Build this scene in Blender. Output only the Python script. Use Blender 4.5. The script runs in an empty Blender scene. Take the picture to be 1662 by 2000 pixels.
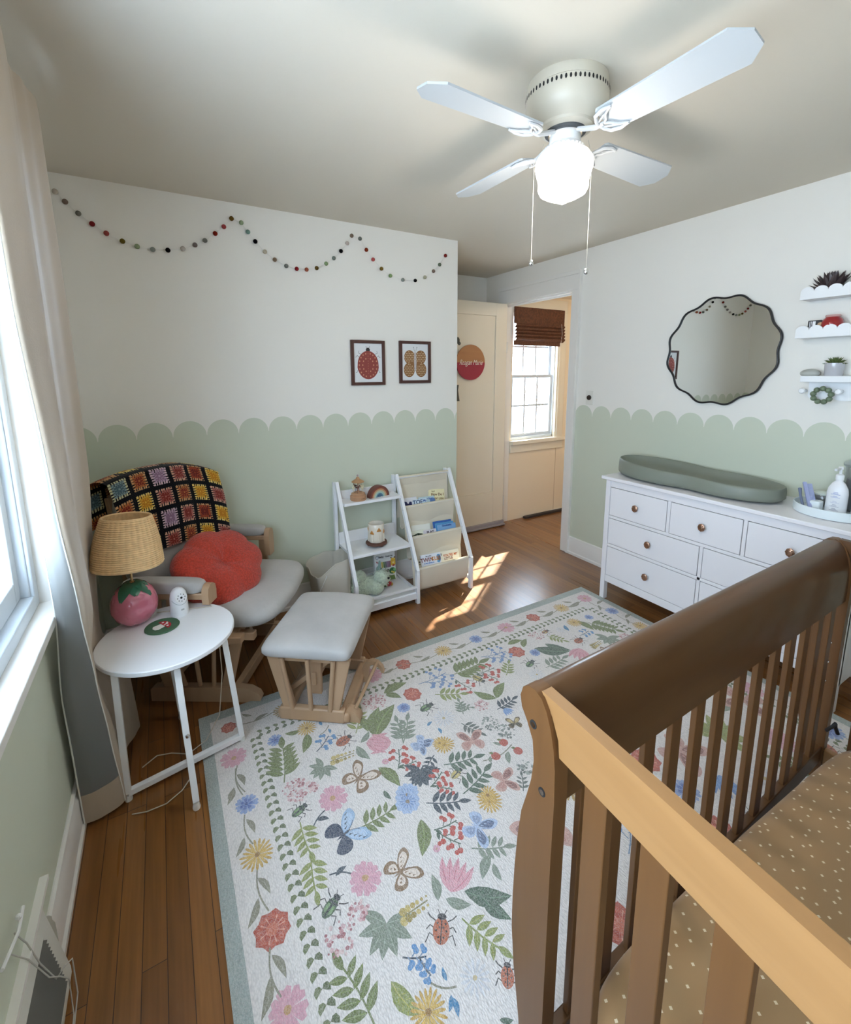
import bpy, math, random
from mathutils import Vector, Matrix
R = random.Random(5)
PI = math.pi
S = bpy.context.scene
COL = S.collection
# ---------------------------------------------------------------- camera, world, sun, exposure
cd = bpy.data.cameras.new('camera'); cam = bpy.data.objects.new('camera', cd); COL.objects.link(cam)
YAW, PITCH, ROLL, CAMH = 0.52618, -0.168225, -0.0055485, 1.51837
cd.sensor_fit = 'HORIZONTAL'; cd.sensor_width = 36; cd.lens = 36*881.737/1662
cd.shift_x = (831-829.12)/1662; cd.shift_y = (878.167-1000)/1662; cd.clip_start = .02
_f = Vector((math.sin(YAW)*math.cos(PITCH), math.cos(YAW)*math.cos(PITCH), math.sin(PITCH)))
_r = Vector((math.cos(YAW), -math.sin(YAW), 0)); _u = _r.cross(_f)
_r2 = _r*math.cos(ROLL)+_u*math.sin(ROLL); _u2 = -_r*math.sin(ROLL)+_u*math.cos(ROLL)
cam.matrix_world = Matrix(((_r2.x, _u2.x, -_f.x, 0), (_r2.y, _u2.y, -_f.y, 0), (_r2.z, _u2.z, -_f.z, CAMH), (0, 0, 0, 1)))
S.camera = cam
S.view_settings.view_transform = 'Standard'; S.view_settings.look = 'None'
S.view_settings.exposure = 1.0; S.view_settings.gamma = 1; S.view_settings.use_curve_mapping = False
try:
    S.cycles.use_denoising = True; S.cycles.denoiser = 'OPENIMAGEDENOISE'
    S.cycles.max_bounces = 10; S.cycles.diffuse_bounces = 6; S.cycles.glossy_bounces = 4; S.cycles.transmission_bounces = 6
    S.cycles.sample_clamp_indirect = 6; S.cycles.caustics_reflective = False; S.cycles.caustics_refractive = False
except Exception: pass
W = bpy.data.worlds.new('world'); S.world = W; W.use_nodes = True
wn = W.node_tree.nodes; wl = W.node_tree.links
bg = wn['Background']; bg.inputs['Color'].default_value = (.73, .855, 1.0, 1); bg.inputs['Strength'].default_value = 8.0
def light(name, kind, loc, rot, energy, color=(1,1,1), **k):
    d = bpy.data.lights.new(name, kind); d.energy = energy; d.color = color
    for a, b in k.items(): setattr(d, a, b)
    o = bpy.data.objects.new(name, d); COL.objects.link(o); o.location = loc; o.rotation_euler = rot; return o
SUND = Vector((.8, .6, .86)).normalized()
sun = light('sun', 'SUN', (6, 6, 6), SUND.to_track_quat('Z', 'Y').to_euler(), 17, (1, .84, .62), angle=.011)
def portal(name, loc, rot, sx, sy):
    o = light(name, 'AREA', loc, rot, 1, shape='RECTANGLE', size=sx, size_y=sy); o.data.cycles.is_portal = True; return o
portal('portal_side', (-.56, .55, 1.45), (0, -PI/2, 0), 1.3, 2.4)      # light from the sky through each window
portal('portal_hall', (3.3, 3.63, 1.45), (PI/2, 0, PI), .62, 1.3)

# ---------------------------------------------------------------- helpers
def lin(h):
    h = h.lstrip('#'); o = []
    for i in (0, 2, 4):
        c = int(h[i:i+2], 16)/255; o.append(c/12.92 if c <= .04045 else ((c+.055)/1.055)**2.4)
    return (o[0], o[1], o[2], 1)
MC = {}
def nt(m): return m.node_tree.nodes, m.node_tree.links
def mat(name, c, rough=.5, metal=0, spec=.5, bump=None, var=None, emit=None, coat=0, sheen=0, trans=0, sub=0, attr=False, grain=None):
    """principled material; bump=(scale, strength, dist), var=(scale, amount) colour mottling, grain=(axis, c2, scale) wood grain"""
    if name in MC: return MC[name]
    m = bpy.data.materials.new(name); m.use_nodes = True; n, l = nt(m); b = n['Principled BSDF']
    if isinstance(c, str): c = lin(c)
    if len(c) == 3: c = (*c, 1)
    b.inputs['Base Color'].default_value = c; b.inputs['Roughness'].default_value = rough; b.inputs['Metallic'].default_value = metal
    b.inputs['Specular IOR Level'].default_value = spec; b.inputs['Coat Weight'].default_value = coat; b.inputs['Coat Roughness'].default_value = .12 if coat != .55 else .28; b.inputs['Sheen Weight'].default_value = sheen
    if trans: b.inputs['Transmission Weight'].default_value = trans
    if emit: b.inputs['Emission Color'].default_value = (*emit[0], 1); b.inputs['Emission Strength'].default_value = emit[1]
    tc = n.new('ShaderNodeTexCoord'); src = None
    if attr:
        a = n.new('ShaderNodeVertexColor'); a.layer_name = 'Col'; src = a.outputs['Color']
    if grain:
        ax, c2, sc = grain; mp = n.new('ShaderNodeMapping'); l.new(tc.outputs['Object'], mp.inputs['Vector'])
        mp.inputs['Scale'].default_value = tuple(sc*.06 if i == ax else sc for i in range(3))
        nz = n.new('ShaderNodeTexNoise'); l.new(mp.outputs['Vector'], nz.inputs['Vector']); nz.inputs['Scale'].default_value = 1; nz.inputs['Detail'].default_value = 6; nz.inputs['Distortion'].default_value = .6
        mx = n.new('ShaderNodeMix'); mx.data_type = 'RGBA'; l.new(nz.outputs['Fac'], mx.inputs['Factor'])
        mx.inputs['A'].default_value = c; mx.inputs['B'].default_value = lin(c2) if isinstance(c2, str) else c2; src = mx.outputs['Result']
    if var:
        nz = n.new('ShaderNodeTexNoise'); l.new(tc.outputs['Object'], nz.inputs['Vector']); nz.inputs['Scale'].default_value = var[0]; nz.inputs['Detail'].default_value = 4
        mr = n.new('ShaderNodeMapRange'); l.new(nz.outputs['Fac'], mr.inputs['Value']); mr.inputs['From Min'].default_value = .3; mr.inputs['From Max'].default_value = .7
        mr.inputs['To Min'].default_value = 1-var[1]; mr.inputs['To Max'].default_value = 1+var[1]*.3
        mx = n.new('ShaderNodeVectorMath'); mx.operation = 'SCALE'
        if src: l.new(src, mx.inputs[0])
        else: mx.inputs[0].default_value = c[:3]
        l.new(mr.outputs['Result'], mx.inputs['Scale']); src = mx.outputs['Vector']
    if src: l.new(src, b.inputs['Base Color'])
    if bump:
        nz = n.new('ShaderNodeTexNoise'); l.new(tc.outputs['Object'], nz.inputs['Vector']); nz.inputs['Scale'].default_value = bump[0]; nz.inputs['Detail'].default_value = 3
        bp = n.new('ShaderNodeBump'); bp.inputs['Strength'].default_value = bump[1]; bp.inputs['Distance'].default_value = bump[2] if len(bump) > 2 else .002
        l.new(nz.outputs['Fac'], bp.inputs['Height']); l.new(bp.outputs['Normal'], b.inputs['Normal'])
    MC[name] = m; return m
class MB:
    def __init__(s): s.v = []; s.f = []; s.m = []; s.c = []; s.s = []
    def add(s, v, f, mi=0, col=None, sm=False):
        k = len(s.v); s.v += [tuple(p) for p in v]
        for q in f: s.f.append(tuple(i+k for i in q)); s.m.append(mi); s.c.append(col); s.s.append(sm)
        return s
    def box(s, x0, x1, y0, y1, z0, z1, mi=0, col=None):
        v = [(x, y, z) for z in (z0, z1) for y in (y0, y1) for x in (x0, x1)]
        return s.add(v, [(0,2,3,1), (4,5,7,6), (0,1,5,4), (2,6,7,3), (0,4,6,2), (1,3,7,5)], mi, col)
    def bar(s, a, b, w, h, side=None, mi=0, col=None, w2=None, h2=None):
        a = Vector(a); b = Vector(b); d = (b-a).normalized()
        sd = Vector(side) if side is not None else (d.cross(Vector((0,0,1))) if abs(d.z) < .95 else Vector((1,0,0)))
        sd = (sd - d*sd.dot(d)).normalized(); up = sd.cross(d); w2 = w2 or w; h2 = h2 or h
        v = [a+sd*i*w/2+up*j*h/2 for i, j in ((-1,-1),(1,-1),(1,1),(-1,1))]+[b+sd*i*w2/2+up*j*h2/2 for i, j in ((-1,-1),(1,-1),(1,1),(-1,1))]
        return s.add(v, [(3,2,1,0), (4,5,6,7), (0,1,5,4), (1,2,6,5), (2,3,7,6), (3,0,4,7)], mi, col)
    def tube(s, pts, r, n=8, mi=0, col=None, closed=False, cap=True):
        pts = [Vector(p) for p in pts]; N = len(pts); rs = r if isinstance(r, (list, tuple)) else [r]*N; v = []; f = []; pr = None
        for i, p in enumerate(pts):
            t = (pts[(i+1) % N]-pts[i-1]) if closed else (pts[min(i+1, N-1)]-pts[max(i-1, 0)])
            t.normalize()
            if pr is None: pr = t.orthogonal().normalized()
            pr = (pr - t*pr.dot(t)).normalized(); q = t.cross(pr)
            v += [p+(pr*math.cos(2*PI*k/n)+q*math.sin(2*PI*k/n))*rs[i] for k in range(n)]
        for i in range(N if closed else N-1):
            j = (i+1) % N
            for k in range(n): f.append((i*n+k, i*n+(k+1) % n, j*n+(k+1) % n, j*n+k))
        s.add(v, f, mi, col, True)
        if cap and not closed: s.add(v[:n], [tuple(range(n))[::-1]], mi, col); s.add(v[-n:], [tuple(range(n))], mi, col)
        return s
    def lathe(s, prof, c=(0,0,0), n=32, mi=0, col=None, M=None, cap=(False, False), fn=None, sx=1, sy=1):
        v = []; f = []; L = len(prof)
        for r, z in prof:
            for k in range(n):
                a = 2*PI*k/n; rr = r*(fn(a, z) if fn else 1); p = Vector((rr*math.cos(a)*sx, rr*math.sin(a)*sy, z))
                if M is not None: p = M @ p
                v.append(p+Vector(c))
        for i in range(L-1):
            for k in range(n): f.append((i*n+k, i*n+(k+1) % n, (i+1)*n+(k+1) % n, (i+1)*n+k))
        if cap[0]: f.append(tuple(range(n))[::-1])
        if cap[1]: f.append(tuple((L-1)*n+k for k in range(n)))
        return s.add(v, f, mi, col, True)
    def prism(s, poly, o, u, w, d, mi=0, col=None, sm=False):
        """poly in plane (o; u, w), extruded by vector d"""
        o = Vector(o); u = Vector(u); w = Vector(w); d = Vector(d); n = len(poly)
        a = [o+u*p[0]+w*p[1] for p in poly]; b = [p+d for p in a]
        s.add(a+b, [tuple(range(n))[::-1], tuple(range(n, 2*n))], mi, col)
        return s.add(a+b, [(i, (i+1) % n, n+(i+1) % n, n+i) for i in range(n)], mi, col, sm)
    def poly(s, pts, mi=0, col=None): return s.add(pts, [tuple(range(len(pts)))], mi, col)
    def grid(s, nu, nv, fn, mi=0, col=None, cu=False, cv=False, sm=True, cf=None):
        v = [fn(i/(nu if cu else nu-1), j/(nv if cv else nv-1)) for i in range(nu) for j in range(nv)]; k = len(s.v); s.v += [tuple(p) for p in v]
        for i in range(nu if cu else nu-1):
            for j in range(nv if cv else nv-1):
                i2 = (i+1) % nu; j2 = (j+1) % nv
                s.f.append((k+i*nv+j, k+i2*nv+j, k+i2*nv+j2, k+i*nv+j2)); s.m.append(mi); s.s.append(sm)
                s.c.append(cf((i+.5)/(nu-1), (j+.5)/(nv-1)) if cf else col)
        return s
    def ball(s, c, r, n=14, mi=0, col=None, M=None, fn=None):
        rx, ry, rz = r if isinstance(r, (tuple, list)) else (r, r, r); c = Vector(c); v = []; f = []; h = n//2
        for i in range(h+1):
            t = PI*i/h
            for k in range(n):
                a = 2*PI*k/n; p = Vector((math.sin(t)*math.cos(a), math.sin(t)*math.sin(a), math.cos(t)))
                g = fn(p) if fn else 1
                p = Vector((p.x*rx*g, p.y*ry*g, p.z*rz*g)); v.append((M @ p if M is not None else p)+c)
        for i in range(h):
            for k in range(n): f.append((i*n+k, (i+1)*n+k, (i+1)*n+(k+1) % n, i*n+(k+1) % n))
        return s.add(v, f, mi, col, True)
    def mesh(s, obj_name, mats, autos=40):
        me = bpy.data.meshes.new(obj_name); me.from_pydata(s.v, [], s.f)
        for m in (mats if isinstance(mats, (list, tuple)) else [mats]): me.materials.append(m)
        me.polygons.foreach_set('material_index', s.m); me.polygons.foreach_set('use_smooth', [True if autos else x for x in s.s])
        if any(c is not None for c in s.c):
            ca = me.color_attributes.new('Col', 'FLOAT_COLOR', 'CORNER'); buf = []
            for p, c in zip(me.polygons, s.c):
                c = c or (1,1,1,1); c = lin(c) if isinstance(c, str) else c; c = tuple(c) if len(c) == 4 else (*c, 1)
                buf += list(c)*p.loop_total
            ca.data.foreach_set('color', buf)
        me.validate(); me.update()
        if autos: me.set_sharp_from_angle(angle=math.radians(autos))
        return me
    def build(s, name, mats, parent=None, bevel=0, seg=2, autos=40, sub=0):
        me = s.mesh(name, mats, autos); o = bpy.data.objects.new(name, me); COL.objects.link(o)
        if bevel:
            b = o.modifiers.new('b', 'BEVEL'); b.width = bevel; b.segments = seg; b.limit_method = 'ANGLE'; b.angle_limit = math.radians(50)
        if sub:
            b = o.modifiers.new('s', 'SUBSURF'); b.levels = sub; b.render_levels = sub
        if parent: o.parent = parent; o.matrix_parent_inverse = parent.matrix_world.inverted()
        return o
def tag(o, label=None, cat=None, group=None, kind=None):
    if label: o['label'] = label
    if cat: o['category'] = cat
    if group: o['group'] = group
    if kind: o['kind'] = kind
    return o
def thing(name, label, cat, loc=(0,0,0), group=None):
    o = bpy.data.objects.new(name, None); COL.objects.link(o); o.location = loc; o.empty_display_size = .05
    o.matrix_world = Matrix.Translation(loc); return tag(o, label, cat, group)
def struct(name, mb, m, bevel=0, **k): return tag(mb.build(name, m, bevel=bevel, **k), kind='structure')
def textm(name, body, size, M, m, parent, depth=.0006, shear=0, sx=1, align='CENTER', off=0):
    c = bpy.data.curves.new('t', 'FONT'); c.body = body; c.size = size; c.extrude = depth; c.align_x = align; c.align_y = 'CENTER'; c.shear = shear; c.offset = off
    t = bpy.data.objects.new('t', c); COL.objects.link(t); dg = bpy.context.evaluated_depsgraph_get(); dg.update()
    me = bpy.data.meshes.new_from_object(t.evaluated_get(dg)); bpy.data.objects.remove(t)
    me.transform(M @ Matrix.Diagonal((sx, 1, 1, 1))); me.materials.clear(); me.materials.append(m)
    o = bpy.data.objects.new(name, me); COL.objects.link(o)
    if parent: o.parent = parent; o.matrix_parent_inverse = parent.matrix_world.inverted()
    return o
def frame(o, u, w, n=None):
    """matrix with local x=u, y=w"""
    u = Vector(u).normalized(); w = Vector(w); w = (w-u*w.dot(u)).normalized(); n = u.cross(w)
    return Matrix(((u.x, w.x, n.x, o[0]), (u.y, w.y, n.y, o[1]), (u.z, w.z, n.z, o[2]), (0,0,0,1)))
def disc(c, r, n=24, z=0, a0=0): return [(c[0]+r*math.cos(a0+2*PI*k/n), c[1]+r*math.sin(a0+2*PI*k/n), z) for k in range(n)]

# ---------------------------------------------------------------- materials
YB, XR, H = 2.8196, 2.8962, 2.44
def wallpaint(name, axis, off, dirn=1, white=(.81,.785,.73)):
    m = bpy.data.materials.new(name); m.use_nodes = True; n, l = nt(m); b = n['Principled BSDF']; b.inputs['Roughness'].default_value = .6; b.inputs['Specular IOR Level'].default_value = .3
    g = n.new('ShaderNodeNewGeometry'); sp = n.new('ShaderNodeSeparateXYZ'); l.new(g.outputs['Position'], sp.inputs[0])
    def mth(op, a, b_=None, c_=None):
        x = n.new('ShaderNodeMath'); x.operation = op
        for i, q in enumerate((a, b_, c_)):
            if q is None: continue
            if isinstance(q, (int, float)): x.inputs[i].default_value = q
            else: l.new(q, x.inputs[i])
        return x.outputs[0]
    s = .16909; u = mth('DIVIDE', mth('SUBTRACT', sp.outputs[axis], off), s); fr = mth('SUBTRACT', mth('FRACT', u), .5)
    dx = mth('MULTIPLY', fr, s); zc = 1.2627-s/2; dz = mth('SUBTRACT', sp.outputs['Z'], zc)
    d = mth('SQRT', mth('ADD', mth('MULTIPLY', dx, dx), mth('MULTIPLY', dz, dz)))
    green = mth('MAXIMUM', mth('LESS_THAN', d, s/2-.0015), mth('LESS_THAN', sp.outputs['Z'], zc))
    mx = n.new('ShaderNodeMix'); mx.data_type = 'RGBA'; l.new(green, mx.inputs['Factor'])
    mx.inputs['A'].default_value = (*white, 1); mx.inputs['B'].default_value = (.585, .62, .505, 1)
    l.new(mx.outputs['Result'], b.inputs['Base Color'])
    nz = n.new('ShaderNodeTexNoise'); nz.inputs['Scale'].default_value = 60; l.new(g.outputs['Position'], nz.inputs['Vector'])
    bp = n.new('ShaderNodeBump'); bp.inputs['Strength'].default_value = .08; bp.inputs['Distance'].default_value = .003; l.new(nz.outputs['Fac'], bp.inputs['Height']); l.new(bp.outputs['Normal'], b.inputs['Normal'])
    return m
WALLX = wallpaint('wall_paint_x', 'X', -.2975); WALLY = wallpaint('wall_paint_y', 'Y', 2.3816)
PLAIN = mat('plain_white_wall', (.78,.77,.73), .6, spec=.3); CEIL = mat('ceiling_paint', (.66,.61,.52), .75, spec=.2, bump=(40, .06, .003))
TRIM = mat('trim_paint', (.80,.78,.74), .35); HALLW = mat('hall_paint', (.84,.73,.57), .6); DOORP = mat('door_paint', (.80,.74,.62), .4)
WHITE = mat('white_lacquer', (.82,.83,.85), .35); WHITE2 = mat('white_metal', (.82,.82,.82), .3)
VINYL = mat('window_vinyl', (.60,.65,.70), .35)
def woodfloor():
    m = bpy.data.materials.new('oak_floor'); m.use_nodes = True; n, l = nt(m); b = n['Principled BSDF']
    g = n.new('ShaderNodeNewGeometry'); mp = n.new('ShaderNodeMapping'); mp.inputs['Rotation'].default_value = (0, 0, PI/2); l.new(g.outputs['Position'], mp.inputs['Vector'])
    br = n.new('ShaderNodeTexBrick'); l.new(mp.outputs['Vector'], br.inputs['Vector']); br.inputs['Scale'].default_value = 1
    br.inputs['Brick Width'].default_value = .85; br.inputs['Row Height'].default_value = .0575; br.inputs['Mortar Size'].default_value = .0011; br.inputs['Mortar Smooth'].default_value = .3
    br.offset = .37; br.offset_frequency = 3; br.inputs['Bias'].default_value = 0
    br.inputs['Color1'].default_value = (.275,.112,.030,1); br.inputs['Color2'].default_value = (.18,.068,.016,1); br.inputs['Mortar'].default_value = (.05,.02,.008,1)
    m2 = n.new('ShaderNodeMapping'); m2.inputs['Scale'].default_value = (70, 3, 1); m2.inputs['Location'].default_value = (.3,.7,.43); l.new(g.outputs['Position'], m2.inputs['Vector'])
    nz = n.new('ShaderNodeTexNoise'); nz.inputs['Scale'].default_value = 1; nz.inputs['Detail'].default_value = 6; l.new(m2.outputs['Vector'], nz.inputs['Vector'])
    mr = n.new('ShaderNodeMapRange'); l.new(nz.outputs['Fac'], mr.inputs['Value']); mr.inputs['To Min'].default_value = .6; mr.inputs['To Max'].default_value = 1.3
    vm = n.new('ShaderNodeVectorMath'); vm.operation = 'SCALE'; l.new(br.outputs['Color'], vm.inputs[0]); l.new(mr.outputs['Result'], vm.inputs['Scale']); l.new(vm.outputs['Vector'], b.inputs['Base Color'])
    b.inputs['Coat Weight'].default_value = .8; b.inputs['Coat Roughness'].default_value = .24; b.inputs['Specular IOR Level'].default_value = .3
    n2 = n.new('ShaderNodeTexNoise'); n2.inputs['Scale'].default_value = 9; l.new(m2.outputs['Vector'], n2.inputs['Vector']); n2.inputs['Scale'].default_value = .4
    r2 = n.new('ShaderNodeMapRange'); l.new(n2.outputs['Fac'], r2.inputs['Value']); r2.inputs['To Min'].default_value = .2; r2.inputs['To Max'].default_value = .42; l.new(r2.outputs['Result'], b.inputs['Roughness'])
    bp = n.new('ShaderNodeBump'); bp.invert = True; bp.inputs['Strength'].default_value = .5; bp.inputs['Distance'].default_value = .0015; l.new(br.outputs['Fac'], bp.inputs['Height'])
    b2 = n.new('ShaderNodeBump'); b2.inputs['Strength'].default_value = .12; b2.inputs['Distance'].default_value = .002; l.new(nz.outputs['Fac'], b2.inputs['Height']); l.new(bp.outputs['Normal'], b2.inputs['Normal']); l.new(b2.outputs['Normal'], b.inputs['Normal'])
    return m
FLOOR = woodfloor()
CRIB = mat('crib_maple_shaded', (.125,.055,.018), .42, spec=.3, grain=(0, (.078,.033,.010,1), 22), coat=.3)  # same wood as the posts, darkened to carry the rolled rail's shade
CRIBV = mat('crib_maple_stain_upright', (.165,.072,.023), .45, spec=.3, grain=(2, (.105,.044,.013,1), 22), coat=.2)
CRIBLIT = mat('crib_rail_window_lit', (.39,.20,.075), .42, spec=.3, grain=(1, (.28,.135,.046,1), 30), coat=.55)  # same crib wood, lightened: window light on the near rail put into the colour
BEECH = mat('beech_wood', (.50,.33,.20), .4, grain=(2, (.38,.235,.135,1), 18))
CHROME = mat('chrome', (.8,.8,.8), .15, 1); BLACKM = mat('black_metal', (.012,.012,.014), .35); DARK = mat('dark_void', (.01,.01,.01), .8)
GLASS = mat('window_glass', (1,1,1), .02, trans=1); 
n_, l_ = nt(GLASS); _g = n_.new('ShaderNodeBsdfTransparent'); _g.inputs[0].default_value = (.93,.97,1,1); _gl = n_.new('ShaderNodeBsdfGlossy'); _gl.inputs['Roughness'].default_value = .02
_mx = n_.new('ShaderNodeMixShader'); _mx.inputs[0].default_value = .05; l_.new(_g.outputs[0], _mx.inputs[1]); l_.new(_gl.outputs[0], _mx.inputs[2])
l_.new(_mx.outputs[0], n_['Material Output'].inputs['Surface'])

# ---------------------------------------------------------------- room shell
def shell():
    struct('floor', MB().box(-.55, 4.5, -1.75, 3.86, -.12, 0), FLOOR)
    struct('ceiling', MB().box(-.6, 3.02, -1.75, 3.86, H, H+.12), CEIL)
    struct('ceiling_hall', MB().box(2.99, 4.5, .8, 3.62, 2.26, 2.38), HALLW)
    struct('wall_back', MB().box(-.6, 1.92, YB, YB+.1, 0, H), WALLX)
    struct('wall_alcove_side', MB().box(1.82, 1.92, YB+.1, 3.86, 0, H), PLAIN)
    struct('wall_alcove_back', MB().box(1.92, 2.99, 3.74, 3.86, 0, H), PLAIN)
    x0, x1 = XR, XR+.1
    m = MB().box(x0, x1, -1.75, 2.63, 0, H).box(x0, x1, 3.462, 3.74, 0, H).box(x0, x1, 2.63, 3.462, 2.155, H)
    struct('wall_right', m, WALLY)
    # left wall with the wide window opening y -.65..1.78, z .80..2.12
    m = MB().box(-.55, -.37, -1.75, -.65, 0, H).box(-.55, -.37, 1.78, YB, 0, H).box(-.55, -.37, -.65, 1.78, 0, .775).box(-.55, -.37, -.65, 1.78, 2.12, H)
    struct('wall_left', m, WALLY)
    # rear wall, behind the photographer
    m = MB().box(-.55, XR, -1.75, -1.6, 0, H)
    struct('wall_rear', m, WALLX)
    # hall
    hx0, hx1 = 3.01, 3.60
    m = MB().box(XR+.1, hx0, 3.46, 3.62, 0, 2.26).box(hx1, 4.5, 3.46, 3.62, 0, 2.26).box(hx0, hx1, 3.46, 3.62, 0, .84).box(hx0, hx1, 3.46, 3.62, 2.12, 2.26)
    struct('wall_hall_far', m, HALLW)
    struct('wall_hall_end', MB().box(4.4, 4.5, .8, 3.46, 0, 2.26), HALLW)
    struct('wall_hall_near', MB().box(2.996, 4.4, .8, .9, 0, 2.26), HALLW)
    # trim
    bb = lambda a, b, c, d: MB().box(a, b, c, d, 0, .15)
    def base(name, x0, x1, y0, y1, ax, sgn, face, hh=.155):
        # profile along the wall: board + cap bead + shoe
        m = MB(); pf = [(0,0), (.022,0), (.022,.018), (.015,.026), (.015,hh-.03), (.010,hh-.018), (.010,hh-.006), (.004,hh), (0,hh)]
        if ax == 'y': m.prism(pf, (face, y0, 0), (sgn,0,0), (0,0,1), (0,y1-y0,0))
        else: m.prism(pf, (x0, face, 0), (0,sgn,0), (0,0,1), (x1-x0,0,0))
        struct(name, m, TRIM)
    base('baseboard_back', -.37, 1.92, 0, 0, 'x', -1, YB)
    base('baseboard_right', 0, 0, -1.6, 2.545, 'y', -1, XR, .15)
    base('baseboard_left', 0, 0, 1.30, YB, 'y', 1, -.37)
    base('baseboard_left_near', 0, 0, -1.6, .55, 'y', 1, -.37)
    base('baseboard_rear', -.37, XR, 0, 0, 'x', 1, -1.6)
    base('baseboard_alcove', 1.92, 2.4, 0, 0, 'x', -1, 3.74)
    base('baseboard_hall', 3.6, 4.4, 0, 0, 'x', -1, 3.46, .02)
    # bedroom door casing
    cx = XR-.016
    m = MB().box(cx, XR, 2.548, 2.63, 0, 2.155).box(cx, XR, 3.462, 3.53, 0, 2.155).box(cx, XR, 2.548, 3.53, 2.155, 2.285)
    m.box(cx-.012, XR, 2.543, 2.558, 0, 2.29).box(cx-.012, XR, 2.548, 3.53, 2.27, 2.30).box(cx-.006, XR, 2.548, 2.57, 0, .17)
    m.box(XR, XR+.115, 2.625, 2.638, 0, 2.155).box(XR, XR+.098, 3.455, 3.462, 0, 2.155).box(XR, XR+.115, 2.638, 3.455, 2.143, 2.155)
    m.box(XR+.04, XR+.055, 2.638, 2.65, 0, 2.143).box(XR+.04, XR+.055, 2.638, 3.455, 2.13, 2.143)
    t = struct('trim_door_casing', m, TRIM, bevel=.002)
    s = MB().box(XR+.10, XR+.118, 2.636, 2.642, .80, .86).build('strike_plate', BLACKM, t)
    # window stool, apron and casing on the left wall
    m = MB().box(-.47, -.333, -.70, 1.90, .775, .803)
    struct('window_sill', m, TRIM, bevel=.003)
    m = MB().box(-.372, -.352, 1.78, 1.98, .803, 2.2).box(-.372, -.352, -.73, -.65, .803, 2.2).box(-.372, -.352, -.73, 1.98, 2.12, 2.2)
    struct('trim_window_casing', m, TRIM, bevel=.003)
    struct('trim_window_jamb', MB().box(-.53, -.352, 1.772, 1.782, .803, 2.12).box(-.53, -.352, -.652, -.642, .803, 2.12).box(-.53, -.352, -.642, 1.772, 2.112, 2.122), TRIM)
    def sash(parent, ax, fixed, a0, a1, z0, z1, th, w, cols, rows, nm='sash', bot=None, mw=.008, md=.25):
        m = MB(); bot = bot or w
        def bx(p0, p1, q0, q1, t=0):
            if ax == 'y': m.box(fixed-th/2+t, fixed+th/2-t, p0, p1, q0, q1)
            else: m.box(p0, p1, fixed-th/2+t, fixed+th/2-t, q0, q1)
        bx(a0, a0+w, z0, z1); bx(a1-w, a1, z0, z1); bx(a0+w, a1-w, z0, z0+bot); bx(a0+w, a1-w, z1-w, z1)
        for i in range(1, cols): p = a0+w+(a1-a0-2*w)*i/cols; bx(p-mw, p+mw, z0+bot, z1-w, th*md)
        for j in range(1, rows): p = z0+bot+(z1-z0-bot-w)*j/rows; bx(a0+w, a1-w, p-mw, p+mw, th*(md+.05))
        f = m.build(nm, VINYL, parent, bevel=.003)
        g = MB()
        if ax == 'y': g.box(fixed-.002, fixed+.002, a0+w*.7, a1-w*.7, z0+bot*.7, z1-w*.7)
        else: g.box(a0+w*.7, a1-w*.7, fixed-.002, fixed+.002, z0+bot*.7, z1-w*.7)
        g.build('pane', GLASS, f); return f
    # left window: two double-hung units side by side
    for k, (a, b) in enumerate(((.60, 1.78), (-.65, .54))):
        w = thing('window_%d' % (1+k), None, None, (-.47, (a+b)/2, .8)); w['kind'] = 'structure'
        m = MB()
        for p0, p1, q0, q1 in ((a, a+.045, .803, 2.12), (b-.045, b, .803, 2.12), (a+.045, b-.045, .803, .845), (a+.045, b-.045, 2.075, 2.12)): m.box(-.53, -.39, p0, p1, q0, q1)
        for p in (b-.052, a+.045): m.box(-.475, -.40, p, p+.007, .845, 2.075)
        m.build('window_frame', VINYL, w, bevel=.004)
        sash(w, 'y', -.44, a+.047, b-.047, .847, 1.49, .035, .048, 3, 2, 'lower_sash', .065)
        sash(w, 'y', -.485, a+.047, b-.047, 1.44, 2.073, .035, .045, 3, 2, 'upper_sash')
        l = MB().box(-.425, -.405, (a+b)/2-.03, (a+b)/2+.03, 1.485, 1.505).build('sash_lock', VINYL, w, bevel=.003)
    struct('trim_mullion', MB().box(-.5, -.36, .54, .60, .803, 2.12), TRIM, bevel=.003)
    # hall window
    w = thing('window_3', None, None, (3.3, 3.5, .84)); w['kind'] = 'structure'
    m = MB()
    for p0, p1, q0, q1 in ((hx0, hx0+.012, .84, 2.12), (hx1-.012, hx1, .84, 2.12), (hx0, hx1, .84, .868), (hx0, hx1, 2.09, 2.12)): m.box(p0, p1, 3.47, 3.60, q0, q1)
    m.build('window_frame', VINYL, w, bevel=.002)
    sash(w, 'x', 3.505, hx0+.012, hx1-.012, .868, 1.495, .03, .028, 3, 2, 'lower_sash', .032, .0095, .38)
    sash(w, 'x', 3.54, hx0+.012, hx1-.012, 1.46, 2.09, .03, .026, 3, 2, 'upper_sash', None, .0095, .38)
    m = MB().box(hx1, hx1+.12, 3.438, 3.46, .80, 2.12).box(2.998, hx1+.12, 3.438, 3.46, 2.12, 2.235).box(2.998, hx1+.17, 3.405, 3.475, .80, .838).box(2.998, hx1+.13, 3.44, 3.46, .715, .80).box(hx1+.02, hx1+.05, 3.43, 3.46, .838, 2.12)
    struct('trim_hall_window', m, DOORP, bevel=.003)
    # open bedroom door
    d = thing('door_1', None, None, (2.88, 3.42, 0)); d['kind'] = 'structure'
    m = MB(); xa, xb, y0, y1, z0, z1 = 2.125, 2.885, 3.405, 3.44, .012, 2.15
    st = .13
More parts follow.
